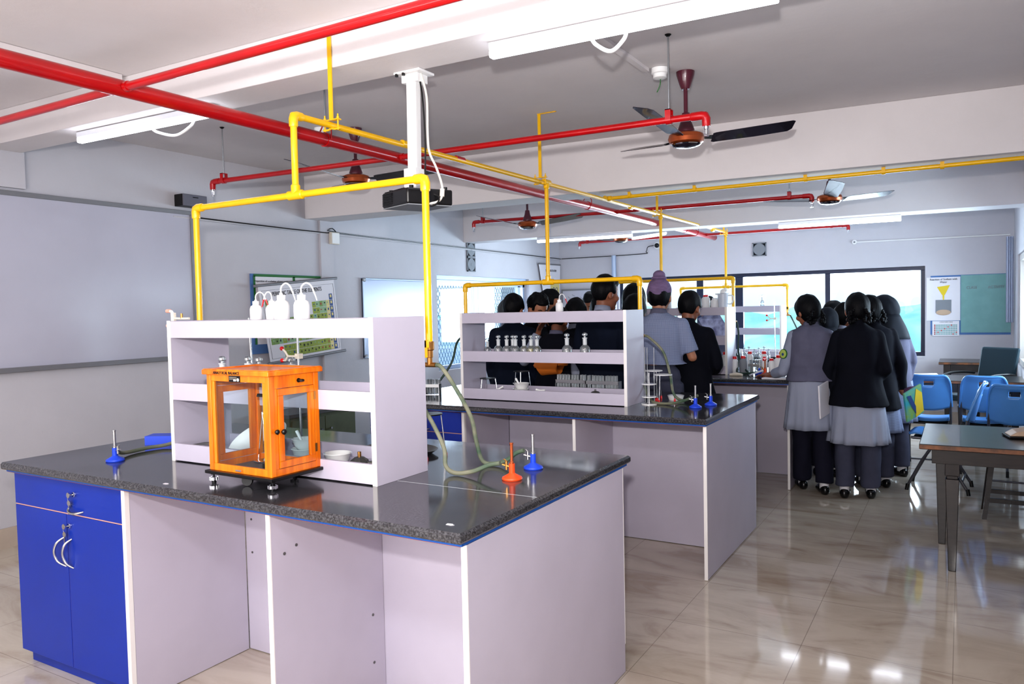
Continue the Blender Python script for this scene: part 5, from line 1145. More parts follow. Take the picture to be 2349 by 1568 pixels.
# dark wooden stool legs near the table
t = thing('wooden_stool', 'dark wooden stool with splayed legs behind the front table', 'stool', (-.22, 7.9, 0))
t.location = (.30, 6.30, 0)
MB().box(-.16, .16, -.16, .16, .40, .43).build('seat', 'darkwood', t, smooth=0, bevel=.005)
for sx in (-1, 1):
    for sy in (-1, 1): MB().hexa([(sx * .165 - .014, sy * .15 - .014, 0), (sx * .165 + .014, sy * .15 - .014, 0), (sx * .165 + .014, sy * .15 + .014, 0), (sx * .165 - .014, sy * .15 + .014, 0), (sx * .12 - .017, sy * .12 - .017, .40), (sx * .12 + .017, sy * .12 - .017, .40), (sx * .12 + .017, sy * .12 + .017, .40), (sx * .12 - .017, sy * .12 + .017, .40)]).build('leg', 'darkwood', t, smooth=0)
for qy in (-.16, .14): MB().box(-.15, .15, qy, qy + .02, .12, .15).build('stretcher', 'darkwood', t, smooth=0)
t = thing('office_chair', 'dark teal office armchair beside the table at the back wall', 'chair', (.14, 9.40, 0), 2.45)
MB().hexa([(-.22, -.22, .45), (.22, -.22, .45), (.22, .22, .45), (-.22, .22, .45), (-.21, -.22, .52), (.21, -.22, .52), (.21, .23, .52), (-.21, .23, .52)]).build('seat', 'dgreen', t, smooth=0, bevel=.02)
m = MB(); m.hexa([(-.20, -.27, .56), (.20, -.27, .56), (.20, -.21, .56), (-.20, -.21, .56), (-.215, -.36, 1.0), (.215, -.36, 1.0), (.215, -.32, 1.0), (-.215, -.32, 1.0)]); m.build('backrest', 'dgreen', t, smooth=0, bevel=.02)
for sx in (-1, 1): MB().tube([(sx * .23, -.24, .72), (sx * .25, -.1, .735), (sx * .25, .12, .73), (sx * .25, .20, .68), (sx * .24, .16, .58), (sx * .20, .12, .48)], .014, 10, 4).build('armrest', 'chairb' if False else 'black', t)
MB().cyl((0, 0, .10), (0, 0, .45), .025).build('column', 'blackm', t)
for k in range(5):
    a = k * 2 * PI / 5; l = MB().tube([(0, 0, .11), (.15 * math.cos(a), .15 * math.sin(a), .095), (.27 * math.cos(a), .27 * math.sin(a), .07)], .016, 8).build('leg', 'black', t); MB().sph((.27 * math.cos(a), .27 * math.sin(a), .028), (.028, .028, .028), 10).build('caster', 'black', t)
# ------------------------------------------------------------------ people
def voxel(mb, name, size, xf=None, deform=None, scale=1.0, smooth_it=2, wrinkle=0.0, seed=0.0):
    me = mb.mesh(name + '_src'); o = bpy.data.objects.new('tmp', me); COL.objects.link(o)
    r = o.modifiers.new('r', 'REMESH'); r.mode = 'VOXEL'; r.voxel_size = size
    if smooth_it:
        sm = o.modifiers.new('s', 'SMOOTH'); sm.iterations = smooth_it; sm.factor = .5
    dg = bpy.context.evaluated_depsgraph_get(); ev = o.evaluated_get(dg)
    out = bpy.data.meshes.new_from_object(ev); out.name = name
    bpy.data.objects.remove(o); bpy.data.meshes.remove(me)
    out.materials.clear()
    post(out, deform, scale, wrinkle, seed)
    return out
def post(me, deform, scale, wrinkle=0.0, seed=0.0):
    nr = [v.normal.copy() for v in me.vertices] if wrinkle else None
    for i, v in enumerate(me.vertices):
        p = v.co.copy()
        if wrinkle:
            q = Vector((p.x * 7 + seed, p.y * 7, p.z * 4)); w = noise.noise(q) + .5 * noise.noise(q * 2.3)
            p += nr[i] * wrinkle * w
        if deform: p = deform(p)
        v.co = p * scale
    me.update()

def sstep(a, b, x):
    t = max(0, min(1, (x - a) / (b - a))); return t * t * (3 - 2 * t)

def hand(m, wrist, d, nrm, side, curl=.35, s=1.0):
    d = Vector(d).normalized(); n = Vector(nrm); n = (n - d * n.dot(d)).normalized(); x = d.cross(n) * side
    w = Vector(wrist)
    A = Matrix((x, d, n)).transposed()
    m.sph(w + d * .042, (.036, .048, .014), 14, A)
    m.capsule(w - d * .02, w + d * .02, .024, .026, 10)
    for k, (off, L) in enumerate(((-.029, .068), (-.0095, .078), (.0105, .072), (.029, .056))):
        b = w + d * .078 + x * off; fan_ = x * off * .25; c = n * -1
        a1 = curl * .6; a2 = curl * 1.4
        p1 = b + (d * math.cos(a1) + c * math.sin(a1)) * L * .5 + fan_
        p2 = p1 + (d * math.cos(a2) + c * math.sin(a2)) * L * .5 + fan_ * .6
        m.capsule(b - d * .02, p1, .0092, .0084, 8); m.capsule(p1, p2, .0084, .0070, 8)
    tb = w + d * .028 - x * .028; t1 = tb + d * .03 - x * .026 - n * .006; t2 = t1 + d * .028 - x * .006 - n * .006
    m.capsule(tb, t1, .0125, .0105, 8); m.capsule(t1, t2, .0100, .0085, 8)

def person(label, x, y, rz, h=1.6, male=False, top='navy', toph=(.73), sleeve='long', tunic=None, trou='trou', hair='tied', skin='skin', bend=0.0,
           head=(0.0, 0.0), arms=None, feet=((-.09, 0), (.09, 0)), hr=.0085, face=False, vest=None, shoes=True, seed=0, curls=0.0, group=None, badge=False, tie=False, shirtcol='shirt', socks=True, tophair='hair'):
    s = h / 1.6
    t = thing('person', label, 'person', (x, y, 0), rz, group)
    sw = .165 if male else .138
    arms = arms or {}
    aL = arms.get('L', ((-sw - .045, -.035, 1.03), (-sw - .03, .05, .80), (0, .1, -1)))
    aR = arms.get('R', ((sw + .045, -.035, 1.03), (sw + .03, .05, .80), (0, .1, -1)))
    def deform(p):
        if bend and p.z > .92:
            a = -bend * sstep(.92, 1.25, p.z); c, s_ = math.cos(a), math.sin(a)
            dy, dz = p.y, p.z - .92
            return Vector((p.x, dy * c - dz * s_, .92 + dy * s_ + dz * c))
        return p
    H = Matrix.Translation((0, .004, 1.405)) @ Matrix.Rotation(head[1], 4, 'Z') @ Matrix.Rotation(-head[0], 4, 'X') @ Matrix.Translation((0, .012, .080)) @ Matrix.Scale(1.04 if male else 1.08, 4)
    H3 = H.to_3x3().normalized() * (1.04 if male else 1.08)
    def hp(*p): return H @ Vector(p)
    # body: one continuous surface
    m = MB()
    m.sph((0, 0, .88), (.145, .098, .12)); m.sph((0, 0, 1.02), (.120, .085, .14)); m.sph((0, .0, 1.18), (.145, .095, .15))
    m.capsule((-sw + .03, -.005, 1.262), (sw - .03, -.005, 1.262), .046, .046)
    m.capsule((0, -.008, 1.30), hp(0, -.02, -.05), .050 if male else .044, .047 if male else .042)
    m.sph(hp(0, -.008, .020), (.074, .092, .098), 22, H3); m.sph(hp(0, .024, -.035), (.055, .062, .080), 18, H3); m.sph(hp(0, .062, -.090), (.024, .024, .020), 12, H3)
    m.sph(hp(0, .092, -.022), (.010, .020, .020), 10, H3); m.capsule(hp(0, .083, .012), hp(0, .098, -.024), .007, .010, 8)
    m.sph(hp(0, .080, -.062), (.022, .012, .008), 10, H3)
    for sx in (-1, 1):
        m.sph(hp(sx * .078, -.004, -.016), (.009, .020, .031), 12, H3 @ Matrix.Rotation(sx * .25, 3, 'Z'))
        m.sph(hp(sx * .034, .060, -.03), (.026, .024, .024), 10, H3)
        f = feet[0] if sx < 0 else feet[1]
        hip = Vector((sx * .078, 0, .85)); kn = Vector((sx * .082 * .5 + f[0] * .5, f[1] * .5 + .015, .46)); an = Vector((f[0], f[1] - .01, .08))
        m.capsule(hip, kn, .078, .052); m.capsule(kn, an, .052, .034); m.capsule(an + Vector((0, -.01, -.04)), an + Vector((0, .12, -.055)), .030, .026)
    for sx, A in ((-1, aL), (1, aR)):
        sh = Vector((sx * (sw - .008), -.005, 1.285)); el = Vector(A[0]); wr = Vector(A[1]); d = Vector(A[2]) if len(A) > 2 else (wr - el)
        sh.z = 1.262; m.capsule(sh, el, .038, .032); m.capsule(el, wr, .034, .023)
        nr = A[3] if len(A) > 3 else (sx * 1.0, 0, .1)
        hand(m, wr, d, nr, sx, A[4] if len(A) > 4 else .45)
    body = voxel(m, 'body', hr, None, deform, s, 1)
    link_mesh('body', body, skin, t, 180)
    # trousers
    m = MB(); m.sph((0, -.005, .90), (.158, .112, .13)).sph((0, -.02, .86), (.150, .112, .10))
    for sx in (-1, 1):
        f = feet[0] if sx < 0 else feet[1]; hip = (sx * .078, -.005, .86); kn = (sx * .041 + f[0] * .5, f[1] * .5 + .010, .46); hem = (f[0], f[1] - .005, .085)
        m.tube([hip, ((hip[0] + kn[0]) / 2, (hip[1] + kn[1]) / 2, .66), kn, ((kn[0] + hem[0]) / 2, (kn[1] + hem[1]) / 2 - .004, .27), hem], [.100, .092, .076, .074, .072], 22)
    link_mesh('trousers', voxel(m, 'trousers', .012, None, None, s, 2, .009, seed), trou, t, 180)
    # shoes and socks
    for sx in (-1, 1):
        f = feet[0] if sx < 0 else feet[1]
        m = MB(); m.sph((f[0], f[1] + .060, .030), (.042, .098, .040), 18).sph((f[0], f[1] - .03, .035), (.036, .048, .046), 16).sph((f[0], f[1] + .10, .026), (.044, .062, .030), 16)
        me = m.mesh('shoe')
        for v in me.vertices: v.co = Vector((v.co.x, v.co.y, max(.001, v.co.z))) * s
        link_mesh('shoe', me, 'shoe', t, 180)
        if socks: MB().loft([(.045 * s, f[0] * s, (f[1] - .012) * s, .036 * s, .045 * s), (.12 * s, f[0] * s, (f[1] - .01) * s, .038 * s, .042 * s)], 16).build('sock', 'sock', t)
    if tunic:
        zt, zb = min(1.0, toph + .06), tunic[1]; n = 9
        secs = []
        for k in range(n):
            u = k / (n - 1); z_ = zt + (zb - zt) * u; w_ = max(0, (1.0 - z_) / .55); secs.append((z_, 0, -.005, .161 + .056 * w_ ** .9, .120 + .048 * w_ ** .9))
        rnd = random.Random(seed); ph = [rnd.uniform(0, 6) for _ in range(3)]
        m = MB(); m.loft(secs, 72, False, lambda i, a: (i / (n - 1)) ** 1.3 * (.060 * math.sin(9 * a + ph[0]) + .045 * math.sin(15 * a + ph[1]) + .02 * math.sin(5 * a + ph[2])))
        me = m.mesh('tunic'); post(me, None, s); o = link_mesh('tunic', me, tunic[0], t, 180); md = o.modifiers.new('thick', 'SOLIDIFY'); md.thickness = .004
    # upper garment
    k = 1.07 if male else 1.0
    def torso(m, zb, fat=0.0):
        secs = [(zb, 0, -.005, (.168 + fat + (.042 if zb < .8 else .010)) * k, .126 + fat + (.056 if zb < .8 else .012)), (.90, 0, -.004, (.170 + fat) * k, .124 + fat), (1.02, 0, 0, (.150 + fat) * k, .106 + fat), (1.16, 0, -.002, (.158 + fat) * k, .114 + fat), (1.25, 0, -.006, (.156 + fat) * k, .108 + fat), (1.31, 0, -.01, (.140 + fat) * k, .085 + fat), (1.345, 0, -.008, .085 + fat, .064 + fat), (1.365, 0, -.006, .056 + fat, .054 + fat)]
        secs = [q for q in secs if q[0] >= zb]; secs = secs if secs[0][0] == zb else [(zb,) + secs[0][1:]] + secs
        m.loft(secs, 30)
        for sx in (-1, 1): m.capsule((sx * .02, -.012, 1.318), (sx * (sw - .012), -.006, 1.278), .040 + fat * .6, .044 + fat * .6)
    def sleeves(m, r0, r1, r2, frac=1.0):
        for sx, A in ((-1, aL), (1, aR)):
            sh = Vector((sx * (sw - .002), -.005, 1.275)); el = Vector(A[0]); wr = Vector(A[1])
            if frac <= .5:
                e = sh + (el - sh) * (frac * 2); m.tube([sh, sh + (e - sh) * .5, e], [r0, r0 - .002, r0 + .002], 18); m.sph(sh, r0, 14)
            else:
                e = el + (wr - el) * (frac * 2 - 1); m.capsule(sh, el, r0, r1); m.tube([el, el + (e - el) * .5, e], [r1, (r1 + r2) / 2, r2], 16)
    m = MB()
    if vest:
        sleeves(m, .056, .047, .040, {'long': 1.0, 'mid': .80, 'short': .42}[sleeve])
        link_mesh('shirt_sleeves', voxel(m, 'shirt_sleeves', .011, None, deform, s, 2, .007, seed + 3), top, t, 180)
        m = MB(); torso(m, toph, .022); link_mesh('vest', voxel(m, 'vest', .011, None, deform, s, 2, .010, seed), vest, t, 180)
    else:
        torso(m, toph, .010); sleeves(m, .056, .049, .043, {'long': .97, 'mid': .80, 'short': .42}[sleeve])
        link_mesh('blazer' if top.startswith('navy') else 'shirt', voxel(m, 'top', .011, None, deform, s, 2, .010, seed), top, t, 180)
    # collar
    m = MB(); R = []
    for z, r, q in ((1.335, .074, .066), (1.375, .060, .056), (1.392, .056, .053), (1.392, .050, .047), (1.36, .050, .046)):
        R.append([(r * math.cos(2 * PI * j / 26), -.006 + q * math.sin(2 * PI * j / 26) + .012 * (1.37 - z), z + .010 * math.sin(2 * PI * j / 26 + PI)) for j in range(26)])
    m.rings(R, False); me = m.mesh('collar'); post(me, deform, s); link_mesh('collar', me, 'vest' if vest else shirtcol, t, 180)
    if tie or badge or vest:
        m = MB(); pts = [(.060 * math.cos(a_), -.006 + .056 * math.sin(a_), 1.366 + .004 * math.sin(a_)) for a_ in [2 * PI * j / 24 for j in range(25)]]
        m.tube(pts, .0035, 6); me = m.mesh('lanyard'); post(me, deform, s); link_mesh('lanyard', me, 'navy', t, 180)
    if tie:
        m = MB(); m.hexa([(-.03, .118, 1.05), (.03, .118, 1.05), (.03, .124, 1.05), (-.03, .124, 1.05), (-.014, .060, 1.35), (.014, .060, 1.35), (.014, .070, 1.35), (-.014, .070, 1.35)]); me = m.mesh('tie'); post(me, deform, s); link_mesh('tie', me, 'plaid', t, 0)
        m = MB(); m.prism([(-.045, .116, 1.08), (.045, .116, 1.08), (.05, .072, 1.34), (-.05, .072, 1.34)], (0, .004, 0)); me = m.mesh('shirt_front'); post(me, deform, s); link_mesh('shirt_front', me, 'shirt', t, 0)
    if badge:
        A = aL; sh = Vector((-sw, -.005, 1.275)); el = Vector(A[0]); c = sh.lerp(el, .50)
        out = Vector((-.80, -.55, .05)).normalized(); M3 = out.to_track_quat('Z', 'Y').to_matrix()
        b = MB().lathe([(.001, .050), (.040, .048), (.040, .0535), (.001, .0555)], c, 24, M3); me = b.mesh('badge'); post(me, deform, s); bo = link_mesh('badge', me, 'greenb', t, 40)
        b = MB().lathe([(.001, .055), (.034, .0535), (.034, .0555), (.001, .0575)], c, 24, M3); me = b.mesh('emblem'); post(me, deform, s); link_mesh('emblem', me, mat('yellow_green_print', (190, 206, 110), .6), bo, 40)
        b = MB().lathe([(.001, .057), (.012, .057), (.012, .0585), (.001, .0585)], c + M3 @ Vector((0, -.004, 0)), 10, M3); me = b.mesh('emblem_mark'); post(me, deform, s); link_mesh('emblem_mark', me, 'cellb', bo, 40)
    # hair and headwear
    def shell(r, c, keep, nz=.003, seg=44, ridge=None, ns=28):
        m = MB(); m.sph((0, 0, 0), r, seg); me = m.mesh('hair')
        for v in me.vertices:
            p = v.co + Vector(c); f = keep(p); q = v.co * (1 - .24 * (1 - f))
            n_ = v.co.normalized(); q += n_ * nz * noise.noise(Vector((p.x * ns + seed, p.y * ns, p.z * ns * .5))) * f
            if ridge: q += n_ * ridge(p) * f
            v.co = H @ (q + Vector(c))
        post(me, deform, s); return me
    def k_short(p):
        f = 1 - sstep(.038, .060, p.y) * (1 - sstep(.050, .078, p.z)); f *= sstep(-.078, -.052, p.z); f *= 1 - (1 - sstep(-.02, .01, p.z)) * sstep(-.03, -.008, p.y); return max(0, f)
    def k_long(p):
        f = 1 - sstep(.040, .064, p.y) * (1 - sstep(.045, .075, p.z)); f *= sstep(-.118, -.092, p.z); f *= 1 - (1 - sstep(-.055, -.02, p.z)) * sstep(-.002, .02, p.y); return max(0, f)
    if hair in ('short', 'curly'):
        link_mesh('hair', shell((.085, .104, .106), (0, -.010, .030), k_short, .010 if hair == 'short' else .020, ns=22 if hair == 'short' else 42), tophair, t, 180)
    elif hair == 'bob':
        link_mesh('hair', shell((.092, .106, .122), (0, -.014, .018), k_long, .007), 'hair', t, 180)
    elif hair == 'tied':
        ho = link_mesh('hair', shell((.088, .106, .114), (0, -.012, .016), k_long, .006), 'hair', t, 180)
        for sx in (-1, 1):
            m = MB(); path = [hp(sx * .030, -.092, -.020), hp(sx * .052, -.086, -.045), hp(sx * .066, -.072, -.070), hp(sx * .070, -.062, -.098), hp(sx * .058, -.066, -.118), hp(sx * .036, -.078, -.110), hp(sx * .022, -.088, -.085)]
            for j in range(len(path) - 1):
                for u in (0, .5):
                    p = path[j].lerp(path[j + 1], u); m.sph(p + Vector((.003 if (j * 2 + u * 2) % 2 else -.003, 0, 0)), (.017, .016, .014), 10)
            me = m.mesh('braid'); post(me, deform, s); link_mesh('braid', me, 'hair', ho, 180)
    elif hair == 'scarf':
        link_mesh('headscarf', shell((.098, .116, .128), (0, -.012, .012), lambda p: 1 - sstep(.055, .08, p.y) * (1 - sstep(.07, .095, p.z)), .006), 'scarf', t, 180)
        m = MB(); secs = []
        for u in range(8):
            w = u / 7; secs.append((1.44 - .22 * w, 0, -.018 - .01 * w, .082 + .075 * math.sin(w * PI / 2), .085 + .040 * w))
        m.loft(secs, 48, False, lambda i, a: .035 * (i / 7) * math.sin(7 * a + seed)); me = m.mesh('scarf_drape'); post(me, deform, s); o = link_mesh('scarf_drape', me, 'scarf', t, 180)
        md = o.modifiers.new('thick', 'SOLIDIFY'); md.thickness = .004
    elif hair == 'patka':
        link_mesh('hair', shell((.083, .101, .106), (0, -.010, .020), k_long, .006), 'hair', t, 180)
        k_p = lambda p: sstep(-.022 + .25 * p.y, .0 + .25 * p.y, p.z)
        me = shell((.084, .104, .098), (0, -.010, .036), k_p, .003, 60, lambda p: .0022 * math.sin(60 * p.x + 40 * p.z)); po = link_mesh('patka', me, 'patka', t, 180)
        m = MB(); m.sph(hp(0, -.018, .148), (.043, .042, .036), 20, H3).sph(hp(0, -.018, .128), (.054, .052, .020), 20, H3); me = m.mesh('top_knot'); post(me, deform, s, 0); link_mesh('top_knot', me, 'patka', po, 180)
    if face:
        for sx in (-1, 1):
            m = MB(); m.sph(hp(sx * .030, .074, .0), (.013, .012, .008), 12, H3); me = m.mesh('eye'); post(me, deform, s); eo = link_mesh('eye', me, 'eyew', t, 180)
            m = MB(); m.sph(hp(sx * .030, .085, -.001), (.0055, .003, .0055), 10, H3); me = m.mesh('iris'); post(me, deform, s); link_mesh('iris', me, 'black', eo, 180)
            m = MB(); m.tube([hp(sx * .014, .088, .021), hp(sx * .030, .086, .026), hp(sx * .048, .074, .020)], [.003, .004, .002], 8); me = m.mesh('eyebrow'); post(me, deform, s); link_mesh('eyebrow', me, 'hair', t, 180)
        m = MB(); m.sph(hp(0, .089, -.062), (.021, .006, .006), 12, H3); me = m.mesh('lips'); post(me, deform, s); link_mesh('lips', me, mat('lip_tone', (128, 70, 62), .5), t, 180)
    return t

down = lambda sx, y0=.05: ((sx * .19, -.04, 1.03), (sx * .175, y0, .80), (0, .12, -1))
front = lambda sx: ((sx * .20, -.03, 1.03), (sx * .10, .20, 1.02), (-sx * .6, .5, .1))
# girls on the right
person('girl in grey vest and pale tunic, one hand resting on the bench corner', -1.035, 6.44, .36, 1.57, top='shirt', vest='vest', toph=.915, sleeve='mid', tunic=('chk2', .53), trou='trod', hair='tied', head=(.35, .55), badge=True,
       arms={'L': ((-.215, .01, .995), (-.30, .215, .945), (-.30, .9, -.05), (0, 0, 1), .3), 'R': ((.20, -.02, 1.03), (.10, .17, .92), (-.6, .6, 0))}, feet=((-.04, .16), (.09, -.02)), hr=.006, seed=1)
person('girl in black blazer over pale tunic, back to the camera, holding a book', -.69, 6.42, .10, 1.575, top='navy', toph=.735, tunic=('chk2', .44), trou='trou', hair='tied', head=(.30, .15), bend=.06,
       arms={'L': ((-.225, -.02, 1.02), (-.215, .05, .79), (.1, .2, -1)), 'R': ((.20, -.02, 1.02), (.13, .17, .90), (-.5, .5, 0))}, feet=((-.10, .0), (.09, .05)), seed=2, shirtcol='navy')
person('girl in long black blazer at the right of the group, colourful book in her hand', -.625, 6.88, .35, 1.56, top='navy', toph=.66, tunic=('chk', .47), trou='trou', hair='tied', head=(.35, .35), bend=.06,
       arms={'R': ((.215, -.0, 1.03), (.235, .04, .80), (.5, .4, -.6)), 'L': ((-.20, .0, 1.03), (-.12, .18, .95), (.6, .6, 0))}, feet=((-.08, .02), (.09, .0)), seed=3, shirtcol='navy')
person('girl wearing a black headscarf at the back right of the group', -.52, 7.34, .75, 1.55, top='vest', toph=.80, tunic=('chk', .50), trou='trou', hair='scarf', head=(.25, .3), bend=.10, seed=4)
person('girl in black with dark headscarf between the grey vest and the blazer', -1.02, 7.16, -.1, 1.45, top='navy', toph=.75, tunic=('chk2', .50), trou='trod', hair='scarf', head=(.3, .1), seed=5)
person('girl with parted braided hair facing right behind the blazer girl', -.945, 7.55, -1.0, 1.50, top='navy', toph=.75, tunic=('chk2', .50), trou='trod', hair='tied', head=(.3, -.2), seed=6)
person('girl at the very back of the group, only her hair line showing', -1.10, 7.98, -.8, 1.52, top='navy', toph=.75, tunic=('chk2', .50), trou='trod', hair='tied', head=(.3, 0), seed=7)
# boys between the benches
person('boy in mauve patka and short sleeved check shirt, back to the camera', -2.035, 5.72, .10, 1.715, True, top='chk', toph=1.0, sleeve='short', trou='trou', hair='patka', head=(.10, -.05), skin='skin2',
       arms={'R': ((.235, .015, 1.045), (.16, .20, 1.10), (-.7, .5, .1)), 'L': ((-.21, .0, 1.03), (-.13, .19, 1.02), (.6, .6, 0))}, seed=8, shirtcol='vest')
person('short haired boy in a black blazer right of the mauve patka', -1.90, 6.02, .02, 1.62, True, top='navy', toph=.74, trou='trod', hair='short', head=(.25, -.25), arms={'R': ((.225, .0, 1.03), (.15, .18, .97), (-.6, .6, 0))}, seed=9, shirtcol='navy', tophair='hair')
person('tall man in dark blazer with thick black hair, face turned right', -2.46, 5.62, -.20, 1.755, True, top='navy2', toph=.78, trou='trod', hair='short', head=(.15, -.45), seed=10)
person('long haired girl in black just right of the tall man', -2.36, 6.02, .1, 1.60, False, top='navy', toph=.74, trou='trod', hair='bob', head=(.3, 0), seed=11)
person('dark haired student with a white clip behind the long haired girl', -2.47, 6.30, .2, 1.69, False, top='navy', toph=.74, trou='trod', hair='bob', head=(.2, 0), seed=12)
person('boy with straight black hair and a blazer, back to the camera, left group', -3.40, 5.80, .15, 1.635, True, top='navy2', toph=.74, trou='trod', hair='short', head=(.15, -.2), seed=13)
person('curly haired boy looking down, arm bent, in the left group', -3.29, 6.01, -1.75, 1.65, True, top='navy', toph=.74, trou='trod', hair='curly', head=(.45, -.35), skin='skin2', face=True, tie=True,
       arms={'R': ((.215, .10, 1.10), (.06, .26, 1.22), (-.5, .4, .6))}, seed=14)
person('boy in profile behind the curly haired one, looking right', -3.29, 6.25, -1.15, 1.675, True, top='navy', toph=.74, trou='trod', hair='short', head=(.10, -.15), skin='skin2', face=True, seed=15)
person('grey haired person at the left end of the group by the net window', -3.72, 6.25, -1.2, 1.60, True, top='navy2', toph=.74, trou='trod', hair='short', head=(.1, 0), seed=16, tophair=mat('greying_hair', (58, 62, 66), .5, bump=.4, bscale=160))
person('student with rounded black hair right of the single wash bottle', -2.88, 5.98, .3, 1.58, False, top='navy', toph=.74, trou='trod', hair='bob', head=(.3, 0), seed=17)
person('student with glossy black hair left of the tall man, lower head', -2.76, 6.22, .2, 1.60, False, top='navy', toph=.74, trou='trod', hair='short', head=(.35, 0), seed=18)
person('student half hidden behind the single wash bottle', -2.90, 5.66, .0, 1.53, True, top='chk2', vest='navy', arms={'L': ((-.27, -.10, 1.13), (-.17, -.03, 1.36), (.4, .1, 1)), 'R': front(1)}, toph=.80, trou='trod', hair='short', head=(.4, .1), seed=19)
person('student facing the camera across the third bench, forehead showing', -3.62, 7.98, PI, 1.69, True, top='navy', toph=.74, trou='trod', hair='short', head=(.5, 0), seed=20, face=True)
person('student with maroon tie holding a sheet behind the third shelf', -2.27, 7.98, PI - .2, 1.60, True, top='vest', toph=.8, trou='trod', hair='short', head=(.5, 0), seed=21, tie=True,
       arms={'R': ((.215, .06, 1.08), (.16, .25, 1.18), (-.3, .6, .5))})
# things held
o = tag(MB().box(-.006, .006, -.10, .10, -.13, .13).build('notebook', 'paper', smooth=0, bevel=.004), 'white notebook held upright at the hip of the blazer girl', 'notebook'); o.location = (-.915, 6.27, .77); o.rotation_euler = (.12, 0, -.2)
t = thing('picture_book', 'bright turquoise and yellow covered book held near the blue chair', 'book', (-.325, 6.70, .72)); t.rotation_euler = (.25, -.40, .85)
MB().box(-.09, .09, -.008, .008, -.13, .13).build('cover', mat('turquoise_print', (64, 170, 190), .4, col2=(150, 190, 90), vscale=9), t, smooth=0, bevel=.002)
MB().prism([(.0, -.0095, -.13), (.085, -.0095, -.11), (.085, -.0095, .06), (.03, -.0095, .12), (.0, -.0095, .0)], (0, -.0008, 0)).build('yellow_patch', 'ypow', t, smooth=0)
MB().prism([(-.07, -.0095, .10), (-.03, -.0095, .09), (.01, -.0095, -.03), (.005, -.0095, -.10), (-.03, -.0095, -.02)], (0, -.0012, 0)).build('dark_patch', 'cellb', t, smooth=0)
o = tag(voxel and MB().sph((0, 0, 0), (.055, .04, .045), 12).build('bundled_cloth', 'purple', smooth=0), 'bundled purple cloth above the colourful book', 'cloth'); o.location = (-.345, 6.76, .80)
for v in o.data.vertices: v.co += v.co.normalized() * .014 * noise.noise(v.co * 40)
o = tag(MB().box(-.105, .105, -.0008, .0008, -.15, .15).build('held_sheet', mat('printed_lilac_sheet', (196, 202, 232), .6, col2=(120, 120, 160), vscale=14), smooth=0), 'tilted printed sheet held in the gap of the third shelf', 'paper'); o.location = (-2.16, 7.72, 1.30); o.rotation_euler = (.1, -.5, .1)
o = tag(MB().tube([(-.10, 0, 0), (-.08, 0, .01), (.08, 0, .03), (.10, 0, .02)], [.04, .075, .08, .05], 20, 3).build('orange_bag', mat('orange_fabric', (226, 128, 44), .7)), 'orange bag held in the crowd behind the second shelf', 'bag'); o.location = (-2.86, 5.46, 1.04)
# ------------------------------------------------------------------ light
w = bpy.data.worlds.new('sky'); SC.world = w; w.use_nodes = True
N, L = w.node_tree.nodes, w.node_tree.links
bg = N['Background']; tc = N.new('ShaderNodeTexCoord'); sp = N.new('ShaderNodeSeparateXYZ'); cr = N.new('ShaderNodeValToRGB')
L.new(tc.outputs['Generated'], sp.inputs[0]); L.new(sp.outputs['Z'], cr.inputs['Fac'])
cr.color_ramp.elements[0].position = 0.0; cr.color_ramp.elements[0].color = (.62, .84, 1.0, 1)
cr.color_ramp.elements[1].position = .12; cr.color_ramp.elements[1].color = (.93, .96, 1.0, 1)
L.new(cr.outputs['Color'], bg.inputs['Color']); bg.inputs['Strength'].default_value = 1.5

def lamp(name, kind, loc, energy, col=(1, 1, 1), target=None, **kw):
    d = bpy.data.lights.new(name, kind); d.energy = energy; d.color = col
    for k, v in kw.items(): setattr(d, k, v)
    o = bpy.data.objects.new(name, d); COL.objects.link(o); o.location = loc
    if target is not None: o.rotation_euler = (Vector(target) - Vector(loc)).to_track_quat('-Z', 'Y').to_euler()
    return o
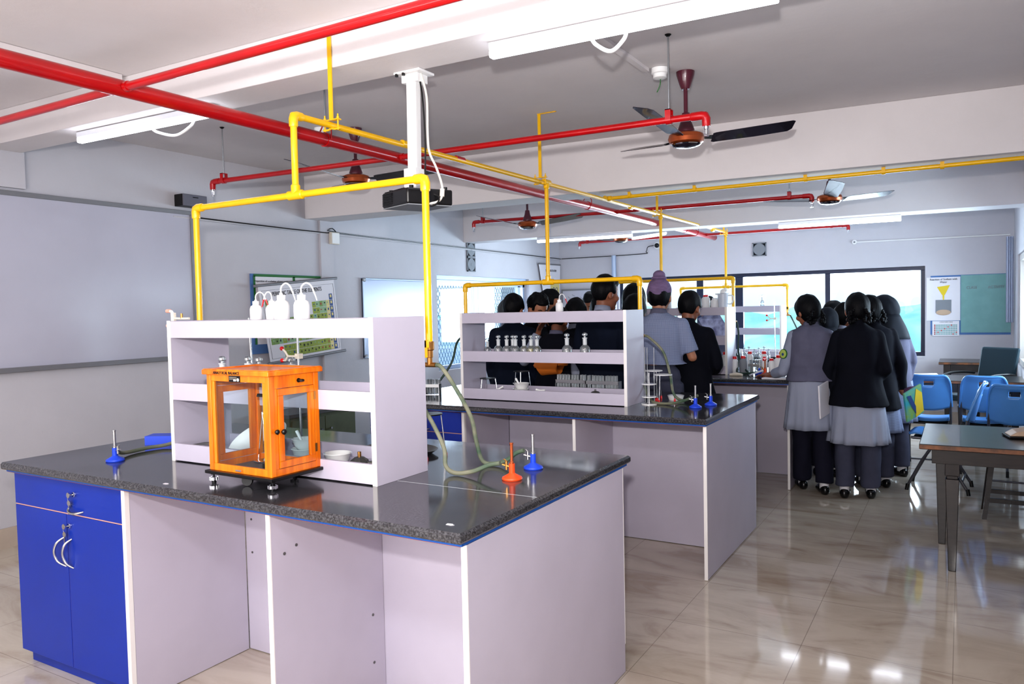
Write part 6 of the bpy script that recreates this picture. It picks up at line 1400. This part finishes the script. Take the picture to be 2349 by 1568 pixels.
# on-camera flash
lamp('flash', 'SPOT', (-.02, -.03, 1.74), 150, (1.0, .955, .93), Vector((-.02, -.03, 1.74)) + CAMF * 4 + Vector((0, 0, .25)), spot_size=math.radians(112), spot_blend=.9, shadow_soft_size=.03)
lamp('flash_bounce', 'SPOT', (-.02, -.03, 1.76), 230, (1.0, .97, .96), (-1.7, 3.6, 2.85), spot_size=math.radians(84), spot_blend=1.0, shadow_soft_size=.03)
# unseen fill lights added behind the photographer to brighten the room
lamp('added_overhead_fill', 'AREA', (-3.6, -.2, 2.80), 20, (.93, .95, 1.0), (-3.6, -.2, 0), shape='RECTANGLE', size=1.3, size_y=.3)
lamp('added_overhead_fill', 'AREA', (-1.2, -.4, 2.80), 35, (.93, .95, 1.0), (-1.2, -.4, 0), shape='RECTANGLE', size=1.3, size_y=.3)
lamp('room_fill', 'AREA', (-2.0, -1.4, 1.6), 135, (1.0, .965, .955), (-2.6, 4.5, 3.6), shape='RECTANGLE', size=4.5, size_y=1.8)
# daylight entering by the windows
lamp('window_daylight', 'AREA', (-2.45, YB + .45, 1.5), 330, (.76, .87, 1.0), (-2.45, 5, .9), shape='RECTANGLE', size=3.9, size_y=1.1)
lamp('side_daylight', 'AREA', (XL - .5, 8.7, 1.5), 90, (.74, .86, 1.0), (0, 8.4, .9), shape='RECTANGLE', size=2.2, size_y=1.1)
lamp('right_daylight', 'AREA', (XR + .4, 8.4, 1.5), 110, (.76, .87, 1.0), (-3, 8.0, .9), shape='RECTANGLE', size=3.2, size_y=1.1)
SC.view_settings.view_transform = 'Standard'; SC.view_settings.look = 'Medium High Contrast'; SC.view_settings.exposure = 0.0; SC.view_settings.gamma = 1.0
c = SC.cycles
c.use_adaptive_sampling = True; c.adaptive_threshold = 0.06; c.max_bounces = 6; c.diffuse_bounces = 3; c.glossy_bounces = 2; c.transparent_max_bounces = 14; c.transmission_bounces = 4
c.sample_clamp_indirect = 6.0; c.caustics_reflective = False; c.caustics_refractive = False
c.use_denoising = True
c.time_limit = 1150
